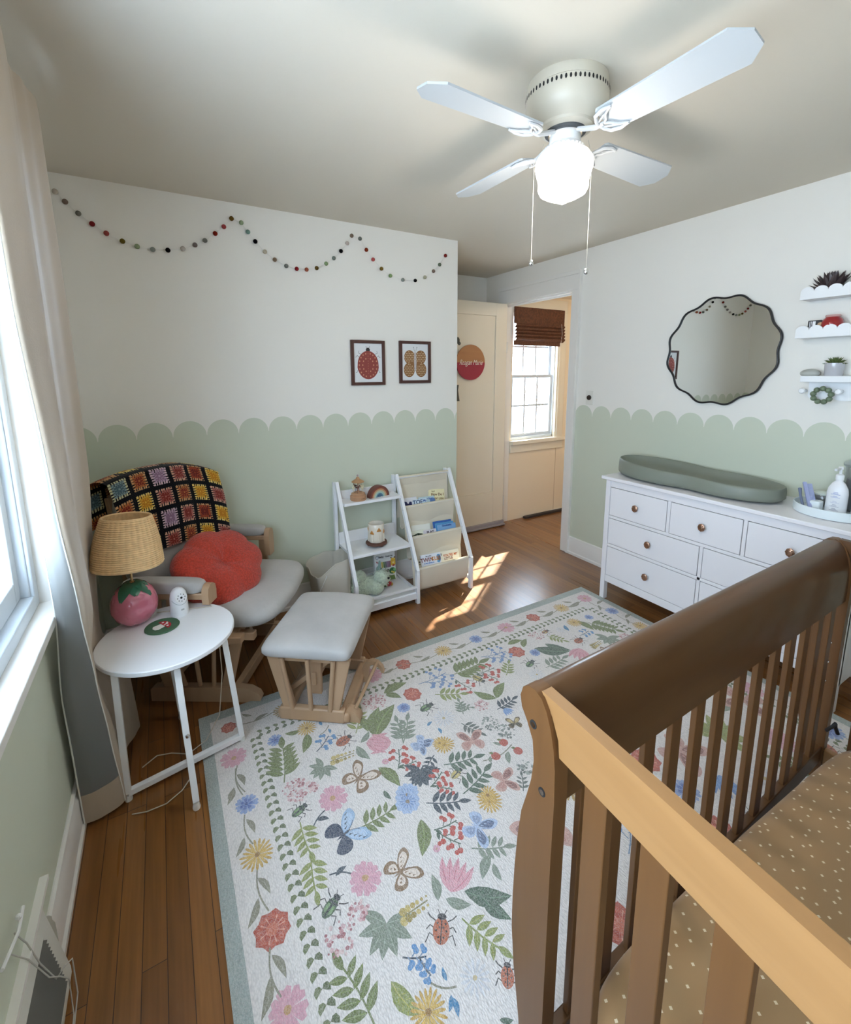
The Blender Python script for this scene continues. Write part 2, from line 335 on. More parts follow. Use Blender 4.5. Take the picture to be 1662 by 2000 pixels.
    m.box(xa, xa+st, y0, y1, z0, z1).box(xb-st, xb, y0, y1, z0, z1).box(xa+st, xb-st, y0, y1, z1-.115, z1).box(xa+st, xb-st, y0, y1, z0, .36).box(xa+st, xb-st, y0+.012, y1-.012, .36, z1-.115)
    m.build('door_leaf', DOORP, d, bevel=.002)
    hb = MB()
    for z in (.25, 1.75): hb.tube([(2.892, 3.402, z-.05), (2.892, 3.402, z+.05)], .006)
    hb.build('hinge', TRIM, d)
    MB().ball((2.19, 3.36, 1.0), .028).tube([(2.19,3.405,1.0),(2.19,3.36,1.0)], .01).build('door_knob', mat('brass', (.7,.5,.25), .3, 1), d)
shell()

# ---------------------------------------------------------------- outdoors seen through the windows, plus an added unseen trunk
def outside():
    snow = mat('snow', (.85,.88,.92), .8, bump=(3, .5, .05)); bark = mat('bark', (.16,.12,.09), .9, bump=(20, .5, .01)); hedge = mat('bare_twigs', (.20,.20,.17), .9, bump=(9, 1, .1))
    tag(MB().box(-14, 16, -14, 18, -3.2, -3.0).build('snowy_ground', snow), 'snow covered yard below the windows', 'ground', kind='structure')
    def tree(x, y, h, seed, lab):
        r = random.Random(seed); m = MB()
        def br(p, d, L, rad, dep):
            q = p+d*L; m.tube([p, p+d*L*.5+Vector((r.uniform(-.05,.05),)*3), q], [rad, rad*.85, rad*.65], 6)
            if dep:
                for _ in range(3 if dep > 1 else 4): br(p+d*L*r.uniform(.5,1), (d+Vector((r.uniform(-1,1), r.uniform(-1,1), r.uniform(-.1,.7)))*.75).normalized(), L*r.uniform(.5,.75), rad*.55, dep-1)
        br(Vector((x,y,-3)), Vector((0,0,1)), h*.45, .09, 3)
        tag(m.build('bare_tree', bark), lab, 'tree', 'bare trees outside the windows')
    tree(-5.5, 3.2, 6, 1, 'bare winter tree outside the side window, nearer the curtain'); tree(-6.5, .5, 6.5, 2, 'bare winter tree outside the side window, toward the crib')
    tree(9.5, 9.3, 6, 3, 'bare winter tree seen through the hallway window')
    tag(MB().tube([(5.93,5.33,-3),(5.95,5.32,2),(5.92,5.34,7)], [.13,.105,.07], 12).tube([(5.95,5.32,4.2),(6.5,5.8,5.2)], [.05,.02], 8).build('sun_blocker_trunk', bark), 'added tree trunk, out of view, that narrows the hallway sun patch', 'tree', 'bare trees outside the windows')  # unseen, added on the sun's line to block part of the beam
outside()
# ---------------------------------------------------------------- rug
RUG=[('R',0.128,1.924,0.128,1.957,0),('D',0.356,1.905,0.356,1.949,1),('V',0.175,1.916,0.324,1.922,0),('L',0.228,1.904,0.295,1.925,4),('L',0.226,1.946,0.188,1.982,4),('P',0.797,1.924,0.797,1.983,0),('R',0.979,1.919,0.979,1.962,0),('D',1.222,1.912,1.222,1.96,0),('B',1.443,1.909,1.443,1.949,0),('P',1.67,1.914,1.67,1.967,0),('R',1.889,1.914,1.889,1.96,0),('D',2.129,1.908,2.129,1.959,0),('P',2.36,1.917,2.36,1.967,0),('B',2.379,1.715,2.379,1.757,0),('D',2.376,1.515,2.376,1.559,0),('V',0.808,1.926,0.971,1.92,0),('L',0.888,1.933,0.842,1.965,4),('L',0.92,1.919,0.853,1.905,4),('V',0.993,1.916,1.214,1.912,0),('L',1.101,1.924,1.054,1.958,4),('L',1.135,1.91,1.061,1.896,4),('V',1.233,1.912,1.436,1.909,0),('L',1.333,1.921,1.284,1.956,4),('L',1.369,1.906,1.286,1.891,4),('V',1.456,1.908,1.663,1.914,0),('L',1.559,1.922,1.508,1.959,4),('L',1.597,1.906,1.506,1.891,4),('V',1.685,1.913,1.882,1.915,0),('L',1.784,1.926,1.732,1.964,4),('L',1.824,1.909,1.724,1.893,4),('V',1.897,1.914,2.122,1.91,0),('L',2.011,1.924,1.958,1.964,4),('L',2.054,1.907,1.944,1.89,4),('V',2.138,1.909,2.35,1.917,0),('L',2.247,1.925,2.192,1.967,4),('L',2.291,1.907,2.172,1.89,4),('V',2.35,1.901,2.378,1.724,0),('L',2.369,1.822,2.451,1.834,4),('L',2.364,1.81,2.318,1.758,4),('V',2.374,1.704,2.376,1.52,0),('L',2.38,1.619,2.457,1.627,4),('L',2.375,1.609,2.331,1.564,4),('V',2.374,1.503,2.38,1.337,0),('L',2.382,1.427,2.454,1.431,4),('L',2.377,1.418,2.336,1.379,4),('P',0.125,1.743,0.125,1.793,0),('B',0.136,1.511,0.136,1.551,0),('D',0.137,1.311,0.137,1.361,0),('R',0.136,1.085,0.136,1.136,0),('P',0.133,0.901,0.133,0.949,0),('V',0.132,1.7,0.13,1.555,0),('V',0.124,1.688,0.14,1.562,0),('V',0.124,1.472,0.131,1.353,0),('V',0.132,1.277,0.137,1.134,0),('V',0.122,1.046,0.125,0.932,0),('L',0.131,1.656,0.142,1.593,4),('L',0.106,1.604,0.076,1.539,4),('L',0.126,1.452,0.143,1.388,4),('L',0.11,1.39,0.076,1.335,4),('L',0.125,1.24,0.15,1.177,4),('L',0.117,1.183,0.077,1.119,4),('L',0.123,1.028,0.145,0.961,4),('L',0.111,0.985,0.074,0.912,4),('L',0.081,1.564,0.112,1.599,4),('L',0.124,1.657,0.143,1.596,4),('P',0.408,1.376,0.408,1.429,0),('V',0.391,1.351,0.317,1.309,2),('L',0.334,1.327,0.374,1.309,2),('G',0.292,1.391,0.321,1.402,0),('F',0.399,1.232,0.465,1.249,0),('S',0.283,1.347,0.286,1.216,3),('S',0.285,1.224,0.266,1.096,3),('S',0.447,1.226,0.587,1.231,0),('Q',0.635,1.227,0.635,1.274,0),('S',0.69,1.189,0.811,1.128,2),('L',0.644,1.147,0.587,1.04,0),('E',0.663,1.093,0.747,1.082,0),('E',0.668,1.086,0.715,1.01,0),('F',0.794,1.029,0.822,0.981,2),('D',0.889,1.081,0.889,1.126,0),('S',0.737,0.981,0.846,0.925,1),('L',0.776,0.935,0.711,0.89,1),('L',0.768,0.91,0.76,0.858,1),('F',0.507,1.035,0.561,1.044,1),('P',0.407,1.074,0.407,1.125,0),('V',0.379,1.103,0.316,1.137,2),('L',0.332,1.125,0.371,1.136,2),('T',0.611,0.91,0.686,0.98,0),('L',0.567,0.911,0.586,0.981,1),('L',0.588,0.904,0.644,0.854,1),('P',0.639,1.037,0.639,1.05,0),('G',0.293,1.055,0.323,1.072,0),('X',0.293,0.968,0.293,1.012,0),('X',0.357,1.002,0.357,1.03,0),('X',0.301,1.472,0.301,1.519,0),('C',0.413,0.937,0.369,0.87,1),('K',0.449,0.927,0.541,0.928,0),('Y',0.538,0.849,0.56,0.879,0),('E',0.418,0.849,0.473,0.819,1),('E',0.456,0.829,0.463,0.78,1),('S',0.601,0.841,0.657,0.722,3),('L',0.493,0.751,0.498,0.78,6),('V',0.454,0.771,0.508,0.73,1),('L',0.488,0.719,0.481,0.682,6),('L',0.488,0.724,0.466,0.701,6),('W',0.557,0.72,0.557,0.761,0),('S',0.304,0.771,0.269,0.926,0),('L',0.371,0.822,0.409,0.726,3),('D',0.424,0.726,0.424,0.77,0),('Y',0.631,0.682,0.648,0.703,0),('L',0.646,0.893,0.759,0.813,5),('L',0.682,0.858,0.72,0.768,5),('L',0.563,0.63,0.591,0.613,5),('L',0.564,0.619,0.582,0.588,5),('B',0.287,1.751,0.287,1.783,0),('S',0.272,1.529,0.307,1.721,0),('D',0.418,1.748,0.418,1.789,0),('L',0.412,1.718,0.37,1.626,0),('L',0.391,1.747,0.329,1.765,0),('E',0.419,1.605,0.487,1.66,1),('L',0.481,1.73,0.481,1.765,6),('L',0.499,1.698,0.497,1.668,6),('V',0.458,1.682,0.507,1.716,1),('Y',0.534,1.603,0.57,1.613,0),('G',0.64,1.763,0.665,1.768,1),('S',0.591,1.613,0.658,1.737,3),('L',0.655,1.557,0.739,1.705,0),('L',0.657,1.555,0.809,1.683,0),('W',0.555,1.736,0.555,1.775,0),('T',0.609,1.543,0.698,1.495,0),('L',0.591,1.556,0.644,1.595,1),('L',0.569,1.549,0.592,1.463,1),('E',0.665,1.363,0.711,1.448,0),('E',0.676,1.372,0.746,1.362,0),('L',0.603,1.41,0.64,1.295,0),('F',0.519,1.403,0.575,1.435,1),('C',0.42,1.522,0.37,1.491,1),('K',0.45,1.532,0.547,1.522,0),('X',0.304,1.473,0.304,1.525,0),('X',0.362,1.456,0.362,1.475,0),('Q',0.647,1.251,0.647,1.296,0),('F',0.796,1.415,0.815,1.384,2),('S',0.74,1.464,0.824,1.582,1),('D',0.87,1.389,0.87,1.42,0),('R',0.913,1.696,0.913,1.74,0),('L',0.797,1.773,0.928,1.786,0),('L',0.799,1.76,0.857,1.703,0),('X',0.735,1.746,0.735,1.798,0),('B',0.836,1.641,0.836,1.672,0),('G',0.927,1.591,0.964,1.598,0),('P',0.639,1.421,0.639,1.436,0),('C',0.738,1.312,0.699,1.255,2),('S',0.821,1.35,0.752,1.303,2),('L',0.58,1.31,0.589,1.266,5),('R',0.912,1.704,0.912,1.747,0),('R',1.564,1.699,1.564,1.748,0),('L',0.823,1.785,0.924,1.787,0),('L',0.803,1.766,0.856,1.704,0),('L',1.567,1.776,1.667,1.767,0),('L',1.624,1.711,1.696,1.766,0),('E',0.972,1.745,1.135,1.75,2),('E',0.996,1.747,1.111,1.696,2),('E',1.366,1.762,1.517,1.733,2),('E',1.384,1.752,1.487,1.69,2),('S',1.144,1.719,1.359,1.728,0),('G',1.249,1.627,1.262,1.593,2),('E',1.148,1.682,1.178,1.583,0),('E',1.297,1.655,1.332,1.574,0),('E',1.254,1.663,1.372,1.655,0),('S',1.005,1.643,1.127,1.577,3),('S',1.386,1.576,1.469,1.653,3),('G',1.556,1.585,1.59,1.597,0),('L',1.24,1.474,1.173,1.566,0),('L',1.24,1.474,1.344,1.541,0),('S',1.047,1.47,1.079,1.555,1),('S',1.047,1.532,1.109,1.482,1),('B',0.838,1.642,0.838,1.672,0),('B',1.645,1.642,1.645,1.674,0),('S',1.197,1.416,1.315,1.432,2),('T',1.227,1.405,1.234,1.359,1),('L',1.668,1.674,1.819,1.554,5),('L',1.75,1.674,1.83,1.557,5),('X',1.762,1.756,1.762,1.799,0),('G',1.84,1.761,1.867,1.765,1),('Y',1.939,1.599,1.973,1.608,0),('S',1.818,1.727,1.873,1.632,3),('D',2.064,1.745,2.064,1.79,0),('L',2.091,1.747,2.101,1.625,0),('B',2.191,1.74,2.191,1.769,0),('S',2.133,1.709,2.224,1.545,0),('E',1.982,1.63,2.066,1.638,1),('L',1.968,1.697,1.991,1.756,6),('C',2.106,1.534,2.056,1.476,1),('K',1.948,1.518,2.04,1.528,0),('T',1.885,1.545,1.8,1.47,0),('S',1.601,1.519,1.756,1.531,1),('E',1.629,1.458,1.708,1.428,2),('E',1.75,1.44,1.806,1.425,0),('W',0.959,1.495,0.959,1.545,0),('W',1.524,1.502,1.524,1.546,0),('W',1.931,1.73,1.931,1.759,0),('S',1.01,1.432,1.054,1.337,7),('X',1.119,1.367,1.119,1.406,7),('X',1.151,1.471,1.151,1.507,0),('D',0.882,1.374,0.882,1.418,0),('F',0.991,1.327,1.01,1.38,3),('F',0.802,1.43,0.824,1.392,2),('T',0.7,1.493,0.61,1.535,0),('S',0.742,1.468,0.775,1.597,1),('O',1.101,1.257,1.101,1.276,0),('O',1.124,1.195,1.124,1.214,0),('O',1.03,1.22,1.03,1.239,0),('V',0.971,1.228,1.123,1.232,1),('L',1.088,1.213,1.054,1.164,1),('L',1.082,1.25,1.06,1.28,1),('L',1.011,1.231,0.993,1.202,1),('S',0.829,1.291,0.971,1.255,5),('S',0.823,1.151,0.968,1.194,5),('G',0.85,1.234,0.879,1.244,3),('E',0.734,1.235,0.806,1.269,0),('E',0.757,1.231,0.8,1.187,0),('F',0.984,1.121,1.032,1.103,3),('D',0.896,1.102,0.896,1.141,0),('S',0.699,1.313,0.792,1.288,2),('C',0.727,1.296,0.703,1.253,2),('F',1.209,1.312,1.221,1.344,4),('X',1.149,1.299,1.149,1.337,7),('X',1.094,1.12,1.094,1.153,7),('S',1.019,1.049,1.063,1.108,7),('L',0.874,1.493,0.906,1.506,6),('L',0.908,1.461,0.904,1.426,6),('X',0.738,1.744,0.738,1.794,0),('L',0.635,1.693,0.64,1.594,0),('X',2.197,1.48,2.197,1.52,0),('F',1.98,1.442,2.017,1.463,1),('Y',2.208,0.573,2.234,0.616,2),('T',1.641,1.25,1.703,1.171,3),('Y',0.755,0.353,0.805,0.349,0),('B',2.077,-0.46,2.111,-0.498,3),('L',1.621,0.393,1.635,0.264,0),('F',1.058,0.417,1.146,0.403,0),('E',1.81,0.001,1.912,0.082,0),('X',1.21,0.1,1.269,0.088,3),('S',1.153,0.287,1.028,0.204,3),('Q',1.138,-0.796,1.162,-0.857,1),('T',1.346,0.975,1.353,0.875,0),('S',0.451,-0.012,0.398,-0.153,2),('B',1.962,0.404,1.919,0.431,0),('T',1.76,0.439,1.668,0.397,1),('S',0.966,-0.034,0.921,0.109,1),('L',2.036,0.921,2.165,0.906,1),('S',1.864,1.029,1.718,1.063,0),('E',1.49,1.057,1.36,1.063,0),('S',0.364,0.272,0.308,0.411,2),('W',1.379,0.75,1.348,0.698,1),('E',0.593,-0.212,0.636,-0.335,1),('L',1.978,-0.714,1.938,-0.838,1),('W',2.203,-0.101,2.193,-0.16,0),('S',2.077,-0.296,1.997,-0.17,2),('S',1.394,-0.38,1.429,-0.526,2),('P',0.366,0.122,0.317,0.08,0),('G',0.606,0.045,0.649,0.031,0),('W',2.111,0.369,2.051,0.377,3),('B',0.877,-0.492,0.83,-0.51,2),('S',1.628,-0.618,1.765,-0.556,1),('R',1.366,0.008,1.311,-0.014,2),('W',1.069,-0.274,1.127,-0.258,1),('E',2.103,0.175,2.219,0.233,1),('F',1.779,-0.643,1.869,-0.638,0),('T',1.497,-0.067,1.426,0.004,1),('C',1.597,-0.425,1.625,-0.308,0),('E',1.157,0.714,1.261,0.791,2),('C',1.906,0.823,2.016,0.871,3),('D',1.482,-0.566,1.524,-0.616,3),('Q',1.195,-0.533,1.13,-0.532,3),('P',1.842,-0.429,1.904,-0.45,1),('R',1.381,0.367,1.364,0.309,3),('B',2.222,-0.505,2.257,-0.541,1),('G',1.055,0.122,1.037,0.08,0),('B',0.975,-0.648,0.999,-0.692,2),('W',1.357,-0.69,1.299,-0.702,0),('E',0.526,-0.53,0.417,-0.458,0),('D',0.45,-0.68,0.477,-0.621,0),('S',2.047,0.537,1.964,0.662,0),('G',1.324,1.222,1.34,1.18,2),('Y',1.933,-0.194,1.912,-0.239,1),('W',1.375,0.219,1.325,0.251,1),('B',0.872,-0.789,0.833,-0.821,3),('P',1.946,0.12,1.941,0.185,1),('E',1.38,-0.184,1.359,-0.312,2),('R',0.776,0.091,0.76,0.149,3),('G',0.884,-0.309,0.853,-0.277,2),('S',1.5,0.099,1.61,-0.002,3),('X',1.337,0.542,1.383,0.581,1),('X',2.222,1.2,2.163,1.198,2),('Q',0.519,0.208,0.571,0.247,3),('E',0.662,-0.745,0.792,-0.744,0),('B',0.738,-0.153,0.69,-0.138,0),('P',2.092,0.69,2.027,0.688,2),('R',1.525,0.906,1.55,0.851,1),('F',1.685,0.866,1.713,0.78,3),('C',0.909,0.19,0.867,0.078,0),('L',1.984,-0.023,1.87,0.041,0),('D',1.624,-0.15,1.575,-0.193,3),('C',1.675,1.071,1.556,1.055,1),('Q',2.091,1.295,2.026,1.287,2),('W',1.836,0.628,1.777,0.616,0),('R',0.972,0.604,0.917,0.58,2),('D',1.68,-0.298,1.616,-0.286,1),('D',0.794,-0.634,0.73,-0.643,1),('S',0.406,-0.391,0.553,-0.421,1),('G',1.212,0.45,1.257,0.449,0),('R',1.476,0.609,1.459,0.666,3),('X',1.861,0.243,1.899,0.196,0),('P',1.654,0.153,1.589,0.158,1),('F',1.644,-0.767,1.626,-0.679,2),('F',0.595,-0.361,0.611,-0.45,1),('B',2.2,-0.758,2.239,-0.79,0),('E',1.056,-0.472,0.995,-0.357,2),('T',1.705,0.722,1.642,0.645,1),('W',1.79,1.159,1.848,1.142,2),('D',1.187,0.979,1.217,1.037,2),('P',1.403,1.387,1.369,1.442,1),('B',1.531,0.75,1.516,0.798,2),('Y',0.364,-0.551,0.354,-0.6,1),('Y',0.712,-0.455,0.738,-0.413,3),('S',1.212,-0.081,1.074,-0.022,3),('Q',2.012,1.146,2.075,1.128,1),('B',2.223,-0.359,2.201,-0.314,2),('S',0.377,0.449,0.47,0.331,1),('S',1.202,-0.378,1.22,-0.229,2),('F',0.973,0.888,0.97,0.978,3),('B',0.517,0.39,0.493,0.434,3),('F',2.228,0.883,2.15,0.837,3),('X',0.358,-0.2,0.417,-0.188,0),('R',2.224,0.277,2.202,0.333,2),('D',2.234,1.028,2.17,1.023,2),('Q',1.808,-0.795,1.743,-0.805,1),('L',2.216,0.046,2.214,-0.084,3),('F',1.929,1.277,1.853,1.229,3),('S',1.483,-0.785,1.6,-0.88,2),('G',1.637,0.551,1.637,0.596,2),('T',1.526,0.266,1.426,0.254,0),('T',0.674,0.217,0.631,0.127,1),('L',1.942,-0.565,1.999,-0.448,1),('P',1.511,-0.251,1.452,-0.223,2),('R',2.335,1.2,2.335,1.255,0),('V',2.33,1.25,2.34,1.45,0),('L',2.335,1.35,2.385,1.4,4),('P',2.335,0.9,2.335,0.955,0),('V',2.33,0.95,2.34,1.15,0),('L',2.335,1.05,2.385,1.1,4),('B',2.335,0.6,2.335,0.655,0),('V',2.33,0.65,2.34,0.85,0),('L',2.335,0.75,2.385,0.8,4),('D',2.335,0.3,2.335,0.355,0),('V',2.33,0.35,2.34,0.55,0),('L',2.335,0.45,2.385,0.5,4),('R',2.335,-0.0,2.335,0.055,0),('V',2.33,0.05,2.34,0.25,0),('L',2.335,0.15,2.385,0.2,4),('P',2.335,-0.3,2.335,-0.245,0),('V',2.33,-0.25,2.34,-0.05,0),('L',2.335,-0.15,2.385,-0.1,4),('B',2.335,-0.6,2.335,-0.545,0),('V',2.33,-0.55,2.34,-0.35,0),('L',2.335,-0.45,2.385,-0.4,4),('D',2.335,-0.9,2.335,-0.845,0),('V',2.33,-0.85,2.34,-0.65,0),('L',2.335,-0.75,2.385,-0.7,4)]
def rug():
    RUGM = mat('rug_weave', (1,1,1), .95, spec=.1, attr=True, sheen=.2)
    n, l = nt(RUGM); b = n['Principled BSDF']; g = n.new('ShaderNodeNewGeometry')
    # chunky woven texture: bump and slight colour mottling
    w1 = n.new('ShaderNodeTexVoronoi'); w1.inputs['Scale'].default_value = 230; mp = n.new('ShaderNodeMapping'); mp.inputs['Scale'].default_value = (1,.55,1); l.new(g.outputs['Position'], mp.inputs[0]); l.new(mp.outputs[0], w1.inputs['Vector'])
    bp = n.new('ShaderNodeBump'); bp.inputs['Strength'].default_value = .7; bp.inputs['Distance'].default_value = .003; bp.invert = True; l.new(w1.outputs['Distance'], bp.inputs['Height']); l.new(bp.outputs['Normal'], b.inputs['Normal'])
    mr = n.new('ShaderNodeMapRange'); l.new(w1.outputs['Distance'], mr.inputs['Value']); mr.inputs['To Min'].default_value = 1.04; mr.inputs['To Max'].default_value = .78
    col = [x for x in n if x.type == 'VERTEX_COLOR'][0]; vm = n.new('ShaderNodeVectorMath'); vm.operation = 'SCALE'
    nz = n.new('ShaderNodeTexNoise'); nz.inputs['Scale'].default_value = 420; nz.inputs['Detail'].default_value = 3; l.new(g.outputs['Position'], nz.inputs['Vector'])
    m3 = n.new('ShaderNodeMapRange'); l.new(nz.outputs['Fac'], m3.inputs['Value']); m3.inputs['From Min'].default_value = .38; m3.inputs['From Max'].default_value = .68; m3.inputs['To Min'].default_value = .04; m3.inputs['To Max'].default_value = .42
    mxc = n.new('ShaderNodeMix'); mxc.data_type = 'RGBA'; l.new(m3.outputs['Result'], mxc.inputs['Factor']); l.new(col.outputs['Color'], mxc.inputs['A']); mxc.inputs['B'].default_value = lin('#D8D1CC')
    l.new(mxc.outputs['Result'], vm.inputs[0]); l.new(mr.outputs['Result'], vm.inputs['Scale']); l.new(vm.outputs['Vector'], b.inputs['Base Color'])
    X0, X1, Y0, Y1 = .018, 2.474, -1.05, 2.045; T = .008; m = MB(); CREAM = '#E2DBD6'; TEAL = '#9FA9A3'
    m.box(X0, X1, Y0, Y1, 0, T, 0, TEAL); bw = .042
    lay = [T]
    def P(pts, col):
        lay[0] += 7e-6; m.poly([(p[0], p[1], lay[0]) for p in pts], 0, col)
    P([(X0+bw,Y0+bw),(X1-bw,Y0+bw),(X1-bw,Y1-bw-.01),(X0+bw,Y1-bw-.01)], CREAM)
    GR = ['#6E7A45', '#7F8A78', '#33434F', '#8A9350', '#8C8873', '#4C6350', '#3F7FA8', '#5C6660']
    GL = ['#8FA05E', '#A5AD9C', '#50656F', '#B5AE5A', '#A29D88', '#6E8A70', '#6BA6CC', '#8A928C']
    def fr(x0, y0, x1, y1):
        o = Vector((x0,y0)); v = Vector((x1-x0, y1-y0)); u = Vector((v.y, -v.x)); return lambda a, b: tuple(o+u*a+v*b)
    def leaf(x0, y0, x1, y1, k=0, w=.2, bend=0, vein=True, col=None, c2=None):
        f = fr(x0,y0,x1,y1); c = lambda b: bend*math.sin(PI*b)
        up = [(c(b)+w*math.sin(PI*b**.85), b) for b in (0,.12,.3,.5,.7,.88,1)]; dn = [(c(b)-w*math.sin(PI*b**.85), b) for b in (.88,.7,.5,.3,.12)]
        P([f(a,b) for a, b in up+dn], col or GR[k])
        if vein:
            c2 = c2 or GL[k]
            P([f(c(b)+.012, b) for b in (.05,.3,.6,.95)]+[f(c(b)-.012, b) for b in (.95,.6,.3,.05)], c2)
            if math.hypot(x1-x0, y1-y0) > .09:
                for i in range(1, 6):
                    b = i/6.5
                    for s in (-1,1): P([f(c(b), b), f(c(b)+s*w*.7*math.sin(PI*b), b+.1), f(c(b)+s*w*.7*math.sin(PI*b), b+.125)], c2)
    def line(pts, w, col):
        L = [Vector(p) for p in pts]; a = []; bb = []
        for i, p in enumerate(L):
            t = (L[min(i+1,len(L)-1)]-L[max(i-1,0)]).normalized(); nn = Vector((-t.y,t.x))*w/2; a.append(p+nn); bb.append(p-nn)
        for i in range(len(L)-1): P([a[i], a[i+1], bb[i+1], bb[i]], col)
    def blob(c, r, col, n=10, j=.12): P([(c[0]+r*(1+R.uniform(-j,j))*math.cos(2*PI*k/n), c[1]+r*(1+R.uniform(-j,j))*math.sin(2*PI*k/n)) for k in range(n)], col)
    def petals(f, n, L, w, col, col2=None, notch=False, a0=0):
        for k in range(n):
            a = a0+2*PI*k/n; ca, sa = math.cos(a), math.sin(a); rt = lambda p, q: f(p*ca-q*sa, p*sa+q*ca); LL = L*R.uniform(.9,1.05)
            pts = [(-w*.18,.12),(-w*.75,LL*.55),(-w,LL*.85),(-w*.5,LL*1.02),(0,LL*(.88 if notch else 1.06)),(w*.5,LL*1.02),(w,LL*.85),(w*.75,LL*.55),(w*.18,.12)]
            P([rt(*p) for p in pts], col)
            if col2: 
                for q in (-.35,0,.35): P([rt(q*w*.4,.15), rt(q*w*1.1-.01,LL*.72), rt(q*w*1.1+.012,LL*.72)], col2)
    def sm(pts):
        n = len(pts); o = []
        for i in range(n):
            a, b, c, d = pts[i-1], pts[i], pts[(i+1) % n], pts[(i+2) % n]
            for t in (0,.25,.5,.75): o.append(tuple(.5*((2*b[q])+(-a[q]+c[q])*t+(2*a[q]-5*b[q]+4*c[q]-d[q])*t*t+(-a[q]+3*b[q]-3*c[q]+d[q])*t**3) for q in (0,1)))
        return o
    def butterfly(f, k):
        A, B, C = [('#2E3F57','#9DB9D6','#2E3F57'), ('#8A6A48','#E3D2C4','#6F5138'), ('#AFC0DB','#5D6E8E','#8D9CBC'), ('#C79C90','#8F5F58','#B98579'), ('#6B5B3B','#C9B27A','#3C3A30')][k]
        for s in (-1,1):
            up = sm([(0,.1),(.25,.75),(.55,1.0),(.95,.95),(.9,.55),(.5,.15),(.08,-.02)]); lo = sm([(.05,0),(.55,.1),(.85,-.15),(.8,-.55),(.5,-.75),(.2,-.45),(.03,-.1)])
            P([f(s*a,b) for a, b in up], B if k in (0,) else A); P([f(s*a,b) for a, b in lo], A)
            P([f(s*(a*.72+.1),b*.72+.1) for a, b in up], B if k else '#B7CCE3'); P([f(s*(a*.6+.12),b*.6-.05) for a, b in lo], C if k != 1 else B)
            for q in range(4): P([f(s*(.15+.2*q),.2+.12*q), f(s*(.26+.2*q),.36+.14*q), f(s*(.22+.2*q),.14+.14*q)], A)
            for q in range(3): P([f(s*(.25+.15*q),-.1-.14*q), f(s*(.42+.12*q),-.14-.14*q), f(s*(.28+.15*q),-.24-.14*q)], A)
            line([f(0,.25), f(s*.15,.55), f(s*.3,.72)], .002, C)
        P([f(a,b) for a, b in ((0,.35),(.06,.2),(.05,-.2),(0,-.45),(-.05,-.2),(-.06,.2))], A)
    def bug(f, body, dark, spots, k=0):
        for s in (-1,1):
            for b in (.5,0,-.5): line([f(s*.45,b), f(s*.85,b+.2), f(s*1.1,b+(.45 if b > 0 else -.1 if b == 0 else -.4))], .003, '#3B3A38')
            line([f(s*.15,.9), f(s*.35,1.25)], .002, '#3B3A38')
        P([f(.62*math.cos(t)*(1 if spots else .8), .85*math.sin(t)-.1) for t in [2*PI*i/18 for i in range(18)]], body)
        P([f(.35*math.cos(t), .78+.22*math.sin(t)) for t in [2*PI*i/10 for i in range(10)]], dark)
        if spots:
            line([f(0,.6), f(0,-.9)], .003, dark)
            for a, b in ((.3,.35),(-.3,.35),(.38,-.1),(-.38,-.1),(.2,-.5),(-.2,-.5),(.14,.1),(-.14,.1)): P([f(a+.08*math.cos(t), b+.08*math.sin(t)) for t in [PI*i/3 for i in range(6)]], dark)
        else:
            P([f(a,b) for a, b in ((-.5,.4),(.5,.4),(.45,.25),(-.45,.25))], dark); line([f(0,.4), f(0,-.85)], .004, dark)
            for s in (-1,1): P([f(s*.12,.1), f(s*.35,.15), f(s*.38,-.4), f(s*.15,-.6)], '#7FA06A' if k == 0 else '#C9B46A')
    lay[0] = T+.00002
    # chevron leaf border
    def chev(x, y, dx, dy):
        s = .0165
        for q in (-1,1):
            px, py = -dy*q, dx*q
            lay[0] = T+.00003; P([(x,y), (x+dx*s*.5+px*s*.35, y+dy*s*.5+py*s*.35), (x+dx*s*.55-0+px*s*.95, y+dy*s*.55+py*s*.95), (x-dx*s*.1+px*s*1.3, y-dy*s*.1+py*s*1.3), (x-dx*s*.75+px*s*1.15, y-dy*s*.75+py*s*1.15), (x-dx*s*.45+px*s*.6, y-dy*s*.45+py*s*.6)], '#6F7A50' if q > 0 else '#5F6B48')
    y = 1.80
    while y > -.85:
        chev(.217, y, 0, 1); chev(2.285, y, 0, 1); y -= .0335
    x = .24
    while x < 2.28: chev(x, 1.823, 1, 0); x += .0335
